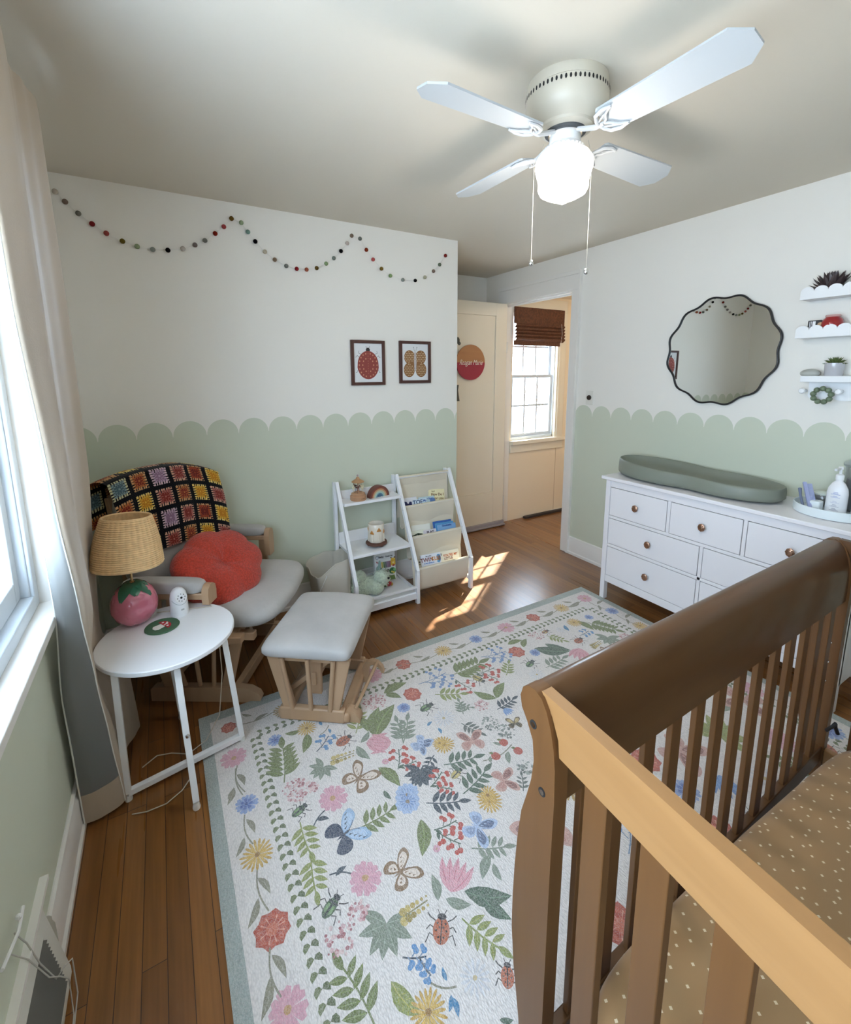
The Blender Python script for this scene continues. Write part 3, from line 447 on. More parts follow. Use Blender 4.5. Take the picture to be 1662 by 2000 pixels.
    for qi, (t, x0, y0, x1, y1, k) in enumerate(RUG):
        lay[0] = T+.00004+(qi*7 % 19)*.00003
        f = fr(x0,y0,x1,y1); L = math.hypot(x1-x0,y1-y0)
        if t == 'L': leaf(x0,y0,x1,y1,k,.2 if k not in (4,) else .14,.08*((k % 2)*2-1))
        elif t == 'V': line([f(.10*math.sin(2*PI*b/1.0*.5), b) for b in (0,.15,.3,.45,.6,.75,.9,1)], .0045, GR[4] if k != 2 else GR[2])
        elif t == 'S':
            line([f(.04*math.sin(PI*b),b) for b in (0,.25,.5,.75,1)], .0045, GR[k]); nn = 6 if L > .17 else 4 if L > .09 else 3
            for i in range(nn):
                b = .18+.72*i/nn; ll = .42*(1-.35*b)
                for s in (-1,1): p = f(0,b); q = f(s*ll*.85, b+ll*.5); leaf(*p, *q, k, .19, 0, L > .12)
            leaf(*f(0,.85), *f(0,1.2), k, .2, 0, False)
        elif t == 'D':
            petals(f, 19, .98, .085, '#C9A04A' if k == 0 else '#B08F4E', '#DDBB6A' if k == 0 else '#8F7442'); petals(f, 12, .62, .07, '#D8B25A' if k == 0 else '#A88648'); blob((x0,y0), L*.17, '#9C7436')
        elif t == 'W': petals(f, 14, .95, .10, '#D9D8DA', '#C4C4CC'); blob((x0,y0), L*.14, '#C2AC7C')
        elif t == 'P': petals(f, 6, .98, .40, '#D9A3B0', '#C98497', True); blob((x0,y0), L*.2, '#C2996A')
        elif t == 'B': petals(f, 7, .98, .33, '#8FA3CE', '#5E78B5', True); petals(f, 7, .55, .15, '#5A73B0'); blob((x0,y0), L*.15, '#4A5E96')
        elif t == 'Q': petals(f, 6, 1.0, .46, '#A9BDDC', '#7F9CC9', True); petals(f, 12, .6, .06, '#7C98C6'); blob((x0,y0), L*.16, '#8C7860')
        elif t == 'R':
            for q, (rr, cc) in enumerate(((1,'#B4503B'),(.8,'#C25E46'),(.58,'#B24A36'),(.36,'#CB6E54'))):
                n = 16; P([f(rr*(1 if i % 2 else .84)*math.cos(2*PI*i/n+q), rr*(1 if i % 2 else .84)*math.sin(2*PI*i/n+q)) for i in range(n)], cc)
            for i in range(9): a = i*2.4; P([f(.15*math.cos(a), .15*math.sin(a)), f(.7*math.cos(a+.1), .7*math.sin(a+.1)), f(.68*math.cos(a-.02), .68*math.sin(a-.02))], '#E0A08A')
        elif t == 'T':
            cc = ('#DDA3AC', '#C77984') if k == 0 else ('#7DA0D0', '#557DB8')
            for a in (-.5,-.25,0,.25,.5): leaf(*f(0,0), *f(a,1-.25*abs(a)), 0, .13, a*.15, True, cc[0], cc[1])
        elif t == 'F': butterfly(f, k)
        elif t == 'Y': bug(f, '#B5623F', '#2C2C30', True)
        elif t == 'G': bug(f, ['#4C6349','#A5603E','#9A8B4E','#BBAA74'][k % 4], '#2B3338', False, k)
        elif t == 'E':
            cc = ['#BE4A3C','#5C8FC0','#7090C0'][k % 3]; line([f(.05*math.sin(PI*b),b) for b in (0,.3,.6,1)], .004, GR[5] if k == 0 else GR[2] if k == 1 else '#6F8AA8')
            for i in range(5):
                b = .3+.17*i; s = (-1)**i; p = f(s*.22,b+.1); line([f(0,b-.08), p], .003, GR[5] if k == 0 else '#6F8AA8'); blob(p, L*(.055 if k < 2 else .04)+.0045, cc); blob(f(s*.34,b+.02), L*(.045 if k < 2 else .03)+.004, cc)
            if k == 0: leaf(*f(0,.05), *f(.25,.25), 5, .2, 0, False)
        elif t == 'X':
            for i in range(46): a = R.uniform(0,6.28); rr = math.sqrt(R.random())*L; blob((x0+rr*math.cos(a), y0+rr*math.sin(a)), R.uniform(.003,.007), R.choice(['#D8B3B4','#C48F90','#E0C4C0','#A8686C'] if k == 0 else ['#7E857D','#A3A8A0','#666E68','#8C928A']), 5)
        elif t == 'C':
            for a in (-1.9,-1.15,-.45,0,.5,1.2,1.9): leaf(x0, y0, x0+(x1-x0)*math.cos(a)-(y1-y0)*math.sin(a), y0+(x1-x0)*math.sin(a)+(y1-y0)*math.cos(a), k, .2)
        elif t == 'K':
            line([f(0,0), f(0,1)], .004, '#8C8352')
            for i in range(12): b = i/12; blob(f(.12*(-1)**i,b+.1), .009*(1.3-b), R.choice(['#B39B55','#C7B06A','#9C8848']), 7)
        elif t == 'O': blob((x0,y0), L, '#B8503F', 12, .05); leaf(x0,y0+L*.8, x0-L*.8,y0+L*1.4, 0, .3, 0, False)
    o = m.build('floral_rug', RUGM, autos=0)
    tag(o, 'large cream woven rug printed with wildflowers, leaves and insects', 'rug')
rug()
# ---------------------------------------------------------------- crib
def crib():
    t = thing('crib', 'brown wooden sleigh crib with rolled top rail and vertical slats', 'crib', (.57, .2, 0))
    T = lambda x, y, z: (x+(y-.5)*.055, y+(x-.55)*.022, z)
    def warp(m): m.v = [T(*p) for p in m.v]; return m
    prof = [(.548,.0095),(.560,.132),(.582,.250),(.592,.342),(.592,.42),(.589,.50),(.583,.58),(.574,.65),(.560,.70),(.549,.745),(.544,.79),(.549,.83),(.566,.858),(.583,.878),(.588,.90),(.581,.922),(.566,.934),(.548,.937),(.530,.931),(.516,.914),(.503,.885),(.494,.85),(.489,.815),(.487,.75),(.489,.62),(.490,.25),(.490,.0095)]
    def post(x, flip=False, nm='corner_post'):
        m = MB(); pf = prof if not flip else [(-.28+(.545-p[0])+.25*0-.0, p[1]) for p in prof]
        m.prism([(p[0], p[1]) for p in pf], (x,0,0), (0,1,0), (0,0,1), (.034,0,0), sm=True)
        return warp(m).build(nm, CRIBV, t, bevel=.003, autos=50)
    for x in (.550, 1.995): 
        p = post(x)
        if x < 1:
            for zz, yy in ((.865,.548),(.745,.518)):
                b = MB().tube([T(x-.0015,yy,zz), T(x+.006,yy,zz)], .0085, 12); b.build('bolt', DARK, p)
                b = MB().tube([T(x-.0018,yy,zz), T(x+.005,yy,zz)], .0055, 8); b.build('bolt', CHROME, p)
        else:
            for zz in (.56,.485,.41): MB().ball(T(x-.001,.515,zz), .004, 8).build('bolt', CHROME, p)
        post(x, True)
    # rolled long rail: swept section
    def longrail(sgn, y0):
        sec = [(.569,.930),(.550,.9355),(.532,.930),(.520,.914),(.508,.885),(.4995,.85),(.4955,.815),(.4945,.765),(.4955,.727),(.512,.723),(.514,.765),(.515,.81),(.520,.84),(.53,.862),(.545,.878),(.564,.886),(.578,.893),(.584,.905),(.581,.920)]
        m = MB(); a = [(y0+sgn*(p[0]-.5), p[1]) for p in sec]
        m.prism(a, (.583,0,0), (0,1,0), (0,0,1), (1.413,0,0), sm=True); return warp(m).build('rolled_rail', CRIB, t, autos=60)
    longrail(1, .5); longrail(-1, -.235)
    for i in range(13):
        x = .640+i*.1046
        warp(MB().box(x, x+.04, .500, .515, .145, .727)).build('slat', CRIBV, t, bevel=.002)
        warp(MB().box(x, x+.04, -.25, -.235, .145, .727)).build('slat', CRIBV, t, bevel=.002)
    for y in (.495,-.255): warp(MB().box(.583, 1.997, y, y+.025, .085, .150)).build('bottom_rail', CRIB, t, bevel=.003)
    # end panels
    for x, xi in ((.559,1), (2.000,-1)):
        pf = [(-.215,.838),(.4885,.838),(.4925,.87),(.510,.905),(.540,.938),(-.245,.938),(-.23,.90)]
        warp(MB().prism(pf, (x,0,0), (0,1,0), (0,0,1), (.024,0,0))).build('end_rail', CRIBLIT if xi > 0 else CRIB, t, bevel=.003)
        for i in range(6):
            y = .385-i*.107
            warp(MB().box(x+.002, x+.022, y, y+.046, .135, .842)).build('slat', CRIBV, t, bevel=.002)
        warp(MB().box(x, x+.024, -.225, .49, .075, .140)).build('bottom_rail', CRIBLIT, t, bevel=.003)
    mf = MB()
    for y in (-.18, .44): mf.box(.60, 1.86, y, y+.02, .118, .128)
    for x in (.62,.95,1.28,1.6,1.83): mf.box(x, x+.02, -.18, .46, .118, .128)
    mf.build('mattress_support', BLACKM, t)
    # fitted sheet over mattress
    sheet = bpy.data.materials.new('dotted_sheet'); sheet.use_nodes = True; n, l = nt(sheet); b = n['Principled BSDF']; b.inputs['Roughness'].default_value = .9; b.inputs['Sheen Weight'].default_value = .2
    tc = n.new('ShaderNodeTexCoord'); vo = n.new('ShaderNodeTexVoronoi'); vo.voronoi_dimensions = '2D'; vo.inputs['Scale'].default_value = 30; vo.inputs['Randomness'].default_value = .8; mp = n.new('ShaderNodeMapping'); mp.inputs['Rotation'].default_value = (0,0,.5); l.new(tc.outputs['Object'], mp.inputs[0]); l.new(mp.outputs[0], vo.inputs['Vector'])
    vo.distance = 'CHEBYCHEV'
    lt = n.new('ShaderNodeMath'); lt.operation = 'LESS_THAN'; l.new(vo.outputs['Distance'], lt.inputs[0]); lt.inputs[1].default_value = .085
    mx = n.new('ShaderNodeMix'); mx.data_type = 'RGBA'; l.new(lt.outputs[0], mx.inputs['Factor']); mx.inputs['A'].default_value = (.40,.235,.105,1); mx.inputs['B'].default_value = (.82,.68,.47,1); l.new(mx.outputs['Result'], b.inputs['Base Color'])
    nz = n.new('ShaderNodeTexNoise'); nz.inputs['Scale'].default_value = 5; l.new(tc.outputs['Object'], nz.inputs['Vector']); bp = n.new('ShaderNodeBump'); bp.inputs['Strength'].default_value = .25; bp.inputs['Distance'].default_value = .02; l.new(nz.outputs['Fac'], bp.inputs['Height']); l.new(bp.outputs['Normal'], b.inputs['Normal'])
    def surf(u, v):
        # superellipse footprint, soft edges
        a = 2*PI*u; cx, cy = 1.290, .125; hx, hy = .678, .352; e = .22
        px = math.copysign(abs(math.cos(a))**e, math.cos(a)); py = math.copysign(abs(math.sin(a))**e, math.sin(a))
        s = [0,.3,.6,.85,.94,.98,1.0,1.0,.985,.93,.5,0][round(v*11)]; z = [.282,.281,.278,.272,.268,.258,.24,.16,.138,.131,.131,.131][round(v*11)]
        sag = -.02*max(0, px) if py > 0 else 0
        return (cx+hx*px*s, cy+(hy+sag)*py*s, z+.004*math.sin(7*px*s)*math.cos(5*py*s))
    m = MB().grid(96, 12, surf, cu=True)
    tag(m.build('crib_mattress', sheet, autos=70), 'crib mattress in tan fitted sheet with scattered cream dots', 'mattress')
    st = MB().tube([(1.90,.497,.285),(1.885,.482,.315),(1.892,.475,.33),(1.905,.478,.31),(1.91,.47,.286)], .006, 6).build('strap', BLACKM); st['label'] = 'black strap end poking up by the crib mattress corner'; st['category'] = 'strap'
crib()
# ---------------------------------------------------------------- dresser and what stands on it
def dresser():
    xf, xb, y0, y1 = 2.476, XR-.002, .638, 1.893
    t = thing('dresser', 'white seven drawer dresser with small ornate copper knobs', 'dresser', (2.68, 1.26, 0))
    DR = mat('dresser_white', (.81,.79,.81), .35); gap = mat('drawer_gap', (.05,.05,.06), .9)
    MB().box(xf-.02, xb, y0-.025, y1+.025, .828, .85).build('top_panel', DR, t, bevel=.004)
    m = MB().box(xf+.014, xb-.01, y0+.01, y1-.01, .165, .826)
    m.build('carcass', DR, t)
    lw = .033
    for y in (y0, y1-lw):
        for x in (xf, xb-.04): MB().box(x, x+.036, y, y+lw, 0, .828).build('leg', DR, t, bevel=.002)
    fr_ = MB(); ya, yb = y0+lw, y1-lw
    rows = [(.592,.782), (.398,.574), (.178,.380)]
    for a, b in ((.782,.828), (.574,.592), (.380,.398), (.130,.178)): fr_.box(xf+.004, xf+.02, ya, yb, a, b)
    d3 = (yb-ya)/3; d2 = (yb-ya)/2
    for k in (1,2): fr_.box(xf+.004, xf+.02, ya+d3*k-.009, ya+d3*k+.009, .592, .782)
    fr_.box(xf+.004, xf+.02, ya+d2-.009, ya+d2+.009, .178, .574)
    fr_.box(xf+.02, xb-.03, y0, y0+.02, .13, .826).box(xf+.02, xb-.03, y1-.02, y1, .13, .826)
    fr_.build('face_frame', DR, t, bevel=.0015)
    bk = MB().box(xf+.012, xf+.016, ya, yb, .17, .80).build('drawer_recess', gap, t)
    copper = mat('copper_knob', (.42,.25,.17), .32, 1, bump=(300, .6, .001)); cdark = mat('copper_dark', (.12,.06,.04), .5, 1)
    def knob(y, z, par):
        M = Matrix.Translation((xf+.002, y, z)) @ Matrix.Rotation(-PI/2, 4, 'Y')
        m = MB().lathe([(.008,0),(.007,.010),(.016,.014),(.0215,.019),(.0215,.022),(.016,.025),(.007,.027),(0,.027)], n=20, M=M, fn=lambda a, z: 1+.06*math.cos(8*a), sy=.85)
        for k in range(8): a = k*PI/4; m.ball(M @ Vector((.0145*math.cos(a), .012*math.sin(a), .0245)), .0038, 6)
        m.build('knob', copper, par)
    def drawer(a, b, za, zb):
        g = .0032; d = MB().box(xf+.003, xf+.02, a+g, b-g, za+g, zb-g).build('drawer', DR, t, bevel=.0012)
        knob((a+b)/2, (za+zb)/2, d)
    for k in range(3): drawer(ya+d3*k+(.009 if k else 0), ya+d3*(k+1)-(.009 if k < 2 else 0), .592, .782)
    for a, b in rows[1:]:
        for k in range(2): drawer(ya+d2*k+(.009 if k else 0), ya+d2*(k+1)-(.009 if k < 1 else 0), a, b)
    # contoured changing pad
    PAD = mat('pad_foam', '#7F8478', .45, var=(6, .05)); 
    def outline(u):
        a = 2*PI*u; c, s = math.cos(a), math.sin(a)
        # long axis y; waist in the middle
        y = 1.462+.462*math.copysign(abs(c)**.85, c)
        k = 1-.20*math.exp(-((y-1.40)/.13)**2)+.03*math.exp(-((y-1.75)/.1)**2)
        return Vector((2.683+.198*k*math.copysign(abs(s)**.8, s), y, 0))
    def pad(u, v):
        p = outline(u); ctr = Vector((2.683, p.y*.82+1.462*.18, 0))
        tt = [(0,0.001),(.96,.001),(1.0,.02),(1.0,.055),(.975,.085),(.92,.094),(.86,.085),(.78,.055),(.62,.036),(.35,.030),(0,.030)][round(v*10)]
        q = Vector((2.683,1.462,0)).lerp(p, tt[0]) if tt[0] < .7 else ctr.lerp(p, tt[0])
        rise = 1+.22*math.cos(2*PI*u)*(1 if p.y > 1.46 else .6) if tt[1] > .04 else 1
        return (q.x, q.y, .851+tt[1]*(rise if tt[1] > .04 else 1))
    o = MB().grid(72, 11, pad, cu=True).build('changing_pad', PAD, autos=0, sub=1); tag(o, 'grey green moulded peanut shaped changing pad on dresser top', 'changing pad')
    b = MB().ball((2.653, 1.017, .882), (.010,.006,.014), 10).build('buckle', DARK, o)
    # round white tray with things in it
    tr = MB().lathe([(0,.851),(.150,.851),(.157,.853),(.160,.865),(.160,.893),(.158,.895),(.155,.893),(.154,.862),(.150,.858),(0,.858)], (2.712,.80,0), 48)
    tag(tr.build('round_tray', mat('tray_white', (.74,.80,.82), .4), autos=40), 'round white tray of baby care things on dresser', 'tray')
    # lotion bottle
    bt = thing('lotion_bottle', 'white pump lotion bottle with printed lilac label in tray', 'bottle', (2.70,.80,.859))
    PL = mat('bottle_plastic', (.80,.80,.82), .3)
    MB().lathe([(0,0),(.036,0),(.040,.004),(.040,.095),(.036,.118),(.024,.142),(.014,.152),(.0135,.160),(0,.160)], (2.70,.80,.859), 28, sx=.62, sy=1).build('bottle_body', PL, bt)
    MB().lathe([(.016,.158),(.016,.180),(.012,.184),(.0055,.186),(.0055,.207),(.010,.208),(.010,.220),(0,.222)], (2.70,.80,.859), 18).bar((2.70,.80,.859+.213), (2.655,.805,.859+.209), .010, .010).build('pump_head', WHITE, bt)
    lb = MB()
    for z0, z1, w, c in ((.088,.102,.046,'#9FA5CC'),(.074,.084,.044,'#B9BDD6'),(.048,.060,.036,'#CFCFDC'),(.030,.044,.044,'#B7B7C4'),(.012,.026,.046,'#A9A9B8')):
        for q in range(3):
            zz = z0+(z1-z0)*(q+.3)/3; lb.grid(9, 2, lambda u, v, zz=zz, w=w, q=q: (2.70-(.0405)*.62*math.cos((u-.5)*w/.036*1.0)*1.01, .80+.0405*math.sin((u-.5)*w/.04*(1-.18*q)), .859+zz+v*.0024), col=c)
    lb.build('printed_label', mat('label_ink', (1,1,1), .6, attr=True), bt)
    # clear canister with chrome lid, behind
    cn = thing('clear_canister', 'tall clear canister with grey domed lid behind the lotion bottle', 'canister', (2.83,.775,.859))
    CLR = mat('clear_acrylic', (.9,.93,.95), .05, trans=.85)
    MB().lathe([(0,0),(.06,0),(.062,.004),(.062,.215),(.058,.215),(.058,.006),(0,.006)], (2.826,.762,.859), 32).build('jar', CLR, cn)
    MB().lathe([(.066,.213),(.067,.222),(.060,.232),(.035,.245),(0,.250)], (2.826,.762,.859), 32).build('lid', mat('lid_grey', (.45,.50,.52), .3, .6), cn)
    MB().lathe([(0,.008),(.05,.008),(.052,.10),(.046,.15),(0,.16)], (2.826,.762,.859), 20, fn=lambda a, z: 1+.06*math.sin(5*a+40*z)).build('cotton_fill', mat('cotton', (.75,.76,.78), .9), cn)
    # jar of swabs
    jr = thing('glass_jar', 'small glass jar with pale lid between comb and lotion bottle', 'jar', (2.80,.885,.859))
    MB().lathe([(0,0),(.036,0),(.038,.004),(.038,.05),(.034,.056),(.032,.056),(.035,.048),(.035,.006),(0,.006)], (2.80,.885,.859), 24).build('jar', CLR, jr)
    MB().lathe([(0,.008),(.033,.008),(.033,.04),(0,.045)], (2.80,.885,.859), 20).build('cotton_fill', mat('cotton', 0), jr)
    MB().lathe([(.037,.055),(.038,.062),(.03,.068),(0,.070)], (2.80,.885,.859), 24).build('lid', mat('pale_green_lid', (.62,.68,.62), .3), jr)
    # comb and brush leaning on rim
    cb = MB(); a = Vector((2.640,.875,.872)); b = Vector((2.715,.935,.975)); cb.bar(a, b, .010, .014, side=(0,0,1))
    d = (b-a).normalized(); nn = Vector((.55,-.75,.10)).normalized(); nn = (nn-d*nn.dot(d)).normalized()
    for k in range(24): p = a.lerp(b, .22+.75*k/24); cb.bar(p, p+nn*.028, .0012, .003)
    tag(cb.build('comb', mat('comb_blue', (.36,.40,.62), .4)), 'periwinkle baby comb leaning on tray rim with teeth facing bottle', 'comb')
    br_ = MB().tube([(2.648,.905,.870),(2.68,.932,.915),(2.70,.945,.945)], [.006,.006,.008], 8)
    tag(br_.build('nail_file', mat('slate_blue', (.14,.17,.26), .5)), 'dark slate grooming tool leaning beside the comb in tray', 'grooming tool')
    wp = MB().box(2.652, 2.70, .845, .885, .859, .905)
    tag(wp.build('soap_box', mat('tray_white', 0), bevel=.006, seg=3), 'small plain white box inside tray beside the comb', 'box')
    c2 = MB().box(2.66, 2.72, .68, .735, .859, .985)
    tag(c2.build('white_carton', mat('bottle_plastic', 0), bevel=.006, seg=3), 'plain white carton at the far side of the tray cut by picture edge', 'box')
dresser()
# ---------------------------------------------------------------- mirror, wall shelves, switch
def wallthings():
    cy, cz, R0, A = 1.486, 1.636, .309, .0085
    ph = math.radians(48-90)
    rad = lambda a: R0+A*math.cos(12*(a)+0)      # a measured so that crests fall on 18+30k degrees
    pts = []
    N = 240
    def pt(a, k=1, dx=0): r = (R0+A*math.cos(12*(a-math.radians(17))))*k; return Vector((XR-dx, cy+r*math.cos(a), cz+r*math.sin(a)))
    t = thing('wavy_mirror', 'round wall mirror with a thin black wavy frame above the dresser', 'mirror', (XR-.01, cy, cz))
    m = MB()
    m.grid(N, 8, lambda u, v: (lambda a, q: pt(a, 1+.019*math.cos(q), .013+.011*math.sin(q)))(2*PI*u, 2*PI*v), cu=True, cv=True)
    m.build('mirror_frame', BLACKM, t, autos=0)
    m = MB().poly([pt(2*PI*k/N, .992, .014) for k in range(N)][::-1])
    m.build('mirror_glass', mat('mirror_silver', (.80,.83,.82), .0, 1), t, autos=0)
    MB().poly([pt(2*PI*k/N, .98, .002) for k in range(N)]).poly([pt(2*PI*k/N, .98, .010) for k in range(N)][::-1]).build('backing', DARK, t, autos=0)
    # scalloped ledges
    SH = mat('shelf_white', (.84,.85,.86), .45)
    def ledge(ya, yb, z0, zv, s, name, lab):
        t = thing(name, lab, 'shelf', (XR, (ya+yb)/2, z0), 'white wall ledges')
        MB().box(XR-.085, XR, ya+.004, yb-.002, z0, z0+.010).build('shelf_board', SH, t)
        MB().box(XR-.012, XR, ya+.004, yb-.002, z0, z0+.045).build('back_rail', SH, t, bevel=.002)
        n = int(round((yb-ya)/s)); poly = [(yb, z0)]
        for k in range(n):
            c = yb-s*(k+.5)
            for q in range(13): a = PI*q/12; poly.append((c+s/2*math.cos(a), zv+(s*.42)*math.sin(a)))
        poly.append((yb-n*s, z0))
        MB().prism(poly, (XR-.093,0,0), (0,1,0), (0,0,1), (.009,0,0)).build('scalloped_front', SH, t)
    ledge(.545, 1.086, 1.866, 1.902, .0541, 'wall_ledge', 'topmost white scalloped wall ledge, holding a dark flower shaped ornament')
    ledge(.543, 1.087, 1.680, 1.716, .0544, 'wall_ledge', 'white scalloped wall ledge holding a red pot, second from top')
    t = thing('peg_shelf', 'flat white wall shelf with scalloped peg board and succulent pot', 'shelf', (XR, .8, 1.46), 'white wall ledges')
    MB().box(XR-.095, XR, .54, 1.042, 1.463, 1.493).build('shelf_board', SH, t, bevel=.002)
    poly = [(1.030,1.463)]; s = .098
    for k in range(5):
        c = 1.030-s*(k+.5)
        for q in range(11): a = PI*q/10; poly.append((c+s/2*math.cos(a), 1.395-.024*math.sin(a)-.0))
    poly.append((1.030-5*s,1.463))
    MB().prism(poly, (XR-.014,0,0), (0,1,0), (0,0,1), (.014,0,0)).build('scalloped_board', SH, t)
    for y in (1.040,.895,.75,.60): MB().lathe([(.008,0),(.008,.03),(.013,.036),(.015,.045),(.011,.052),(0,.054)], n=16, M=Matrix.Translation((XR-.014,y,1.418)) @ Matrix.Rotation(-PI/2,4,'Y')).build('peg', SH, t)
    # beaded ring on a peg
    bd = MB(); bc = Vector((XR-.058,.957,1.398))
    for k in range(9): a = 2*PI*k/9+.2; bd.ball(bc+Vector((.0,.036*math.cos(a),.033*math.sin(a))), .0135, 10)
    bd.tube([bc+Vector((0,.036*math.cos(2*PI*k/18),.033*math.sin(2*PI*k/18))) for k in range(18)], .003, 6, closed=True)
    bd.tube([(XR-.014,.962,1.422),(XR-.06,.962,1.426)], .006, 8)
    tag(bd.build('bead_ring', mat('sage_bead', (.155,.20,.125), .5)), 'ring of sage green beads hanging under the peg shelf', 'beads')
    # dark lotus ornament
    lo = MB(); c = Vector((XR-.047,.985,1.878)); rr = random.Random(3)
    for ring, (n, tilt, L) in enumerate(((13,12,.090),(13,28,.104),(12,45,.112),(10,62,.112),(8,78,.104),(4,88,.09))):
        for k in range(n):
            a = 2*PI*k/n+ring*.4; e = math.radians(tilt+rr.uniform(-5,5)); d = Vector((math.cos(a)*math.cos(e)*.5, math.sin(a)*math.cos(e), math.sin(e)))
            sd = Vector((-math.sin(a), math.cos(a), 0)); up = d.cross(sd).normalized(); b0 = c+Vector((0,0,.01))
            v = [b0, b0+d*L*.5+sd*.012, b0+d*L*.8+sd*.010, b0+d*L, b0+d*L*.8-sd*.010, b0+d*L*.5-sd*.012, b0+d*L*.55+up*.006, b0+d*L*.55-up*.005]
            lo.add(v, [(0,1,6),(1,2,6),(2,3,6),(3,4,6),(4,5,6),(5,0,6),(1,0,7),(2,1,7),(3,2,7),(4,3,7),(5,4,7),(0,5,7)], 0, None, False)
    lo.ball(c, (.03,.045,.01), 10)
    tag(lo.build('lotus_ornament', mat('dark_brown_ceramic', (.055,.035,.035), .45), autos=20), 'dark brown many petalled flower ornament on topmost ledge', 'ornament')
    # second ledge: striped block, red pot
    fb = thing('keepsake_box', 'small dark glossy box with white stripes beside red pot', 'keepsake', (XR-.045,1.03,1.69))
    MB().box(XR-.062, XR-.03, .996, 1.052, 1.69, 1.765).build('box_body', mat('dark_gloss', (.05,.05,.055), .2), fb, bevel=.003)
    MB().box(XR-.0635, XR-.0622, 1.020, 1.032, 1.70, 1.76).box(XR-.0635, XR-.0622, 1.036, 1.038, 1.70, 1.76).box(XR-.0635, XR-.0622, 1.042, 1.044, 1.70, 1.76).build('stripes', SH, fb)
    MB().ball((XR-.068, .998, 1.742), .012, 10).build('figure_dot', mat('tan_plastic', (.5,.33,.2), .5), fb)
    rp = thing('red_pot', 'small round glossy red pot on the middle scalloped ledge', 'pot', (XR-.05,.958,1.69))
    MB().lathe([(0,.004),(.024,.004),(.040,.03),(.044,.050),(.040,.070),(.028,.084),(.026,.082),(.02,.08),(0,.08)], (XR-.05,.958,1.69), 28).build('pot_body', mat('red_glaze', (.32,.018,.02), .15, coat=.5), rp)
    MB().lathe([(.027,.083),(.030,.088),(.028,.094),(.022,.094)], (XR-.05,.958,1.69), 28).build('rim', mat('pink_glaze', (.6,.35,.33), .2), rp)
    # succulent
    sp = thing('potted_succulent', 'small green succulent in a pale grey cylindrical pot on peg shelf', 'potted plant', (XR-.047,.927,1.493))
    MB().lathe([(0,0),(.034,0),(.036,.003),(.0385,.062),(.035,.062),(.034,.052),(0,.052)], (XR-.047,.927,1.493), 28).build('pot', mat('grey_glaze', (.50,.50,.53), .2, coat=.6), sp)
    su = MB(); c = Vector((XR-.047,.927,1.547))
    for ring, (n, tilt, L) in enumerate(((12,8,.052),(10,28,.05),(8,50,.046),(5,72,.04))):
        for k in range(n):
            a = 2*PI*k/n+ring*.5; e = math.radians(tilt); d = Vector((math.cos(a)*math.cos(e)*.75, math.sin(a)*math.cos(e), math.sin(e)))
            sd = Vector((-math.sin(a), math.cos(a), 0)); up = d.cross(sd).normalized()
            v = [c, c+d*L*.6+sd*.008, c+d*L, c+d*L*.6-sd*.008, c+d*L*.5+up*.005, c+d*L*.5-up*.005]
            su.add(v, [(0,1,4),(1,2,4),(2,3,4),(3,0,4),(1,0,5),(2,1,5),(3,2,5),(0,3,5)])
    su.build('succulent_leaves', mat('succulent_green', (.11,.15,.045), .5), sp, autos=30)
    tag(MB().ball((XR-.045,1.018,1.506), (.028,.043,.0215), 20, fn=lambda p: 1+.05*p.y).build('stone', mat('pale_stone', (.42,.43,.40), .6, var=(20,.1))), 'smooth pale stone lying beside the potted succulent', 'stone')
    # light timer / switch plate beside the door
    sw = thing('wall_switch', 'white wall plate with a round dark dial beside doorway', 'switch', (XR,2.413,1.32))
    MB().box(XR-.006, XR, 2.378, 2.448, 1.266, 1.376).build('wall_plate', mat('plate_ivory', (.74,.72,.66), .4), sw, bevel=.003)
    M = Matrix.Translation((XR-.006,2.413,1.322)) @ Matrix.Rotation(-PI/2,4,'Y')
    MB().lathe([(.019,0),(.019,.008),(.012,.010),(.011,.018),(0,.019)], n=20, M=M).build('dial', mat('dial_brown', (.03,.02,.015), .3), sw)
wallthings()

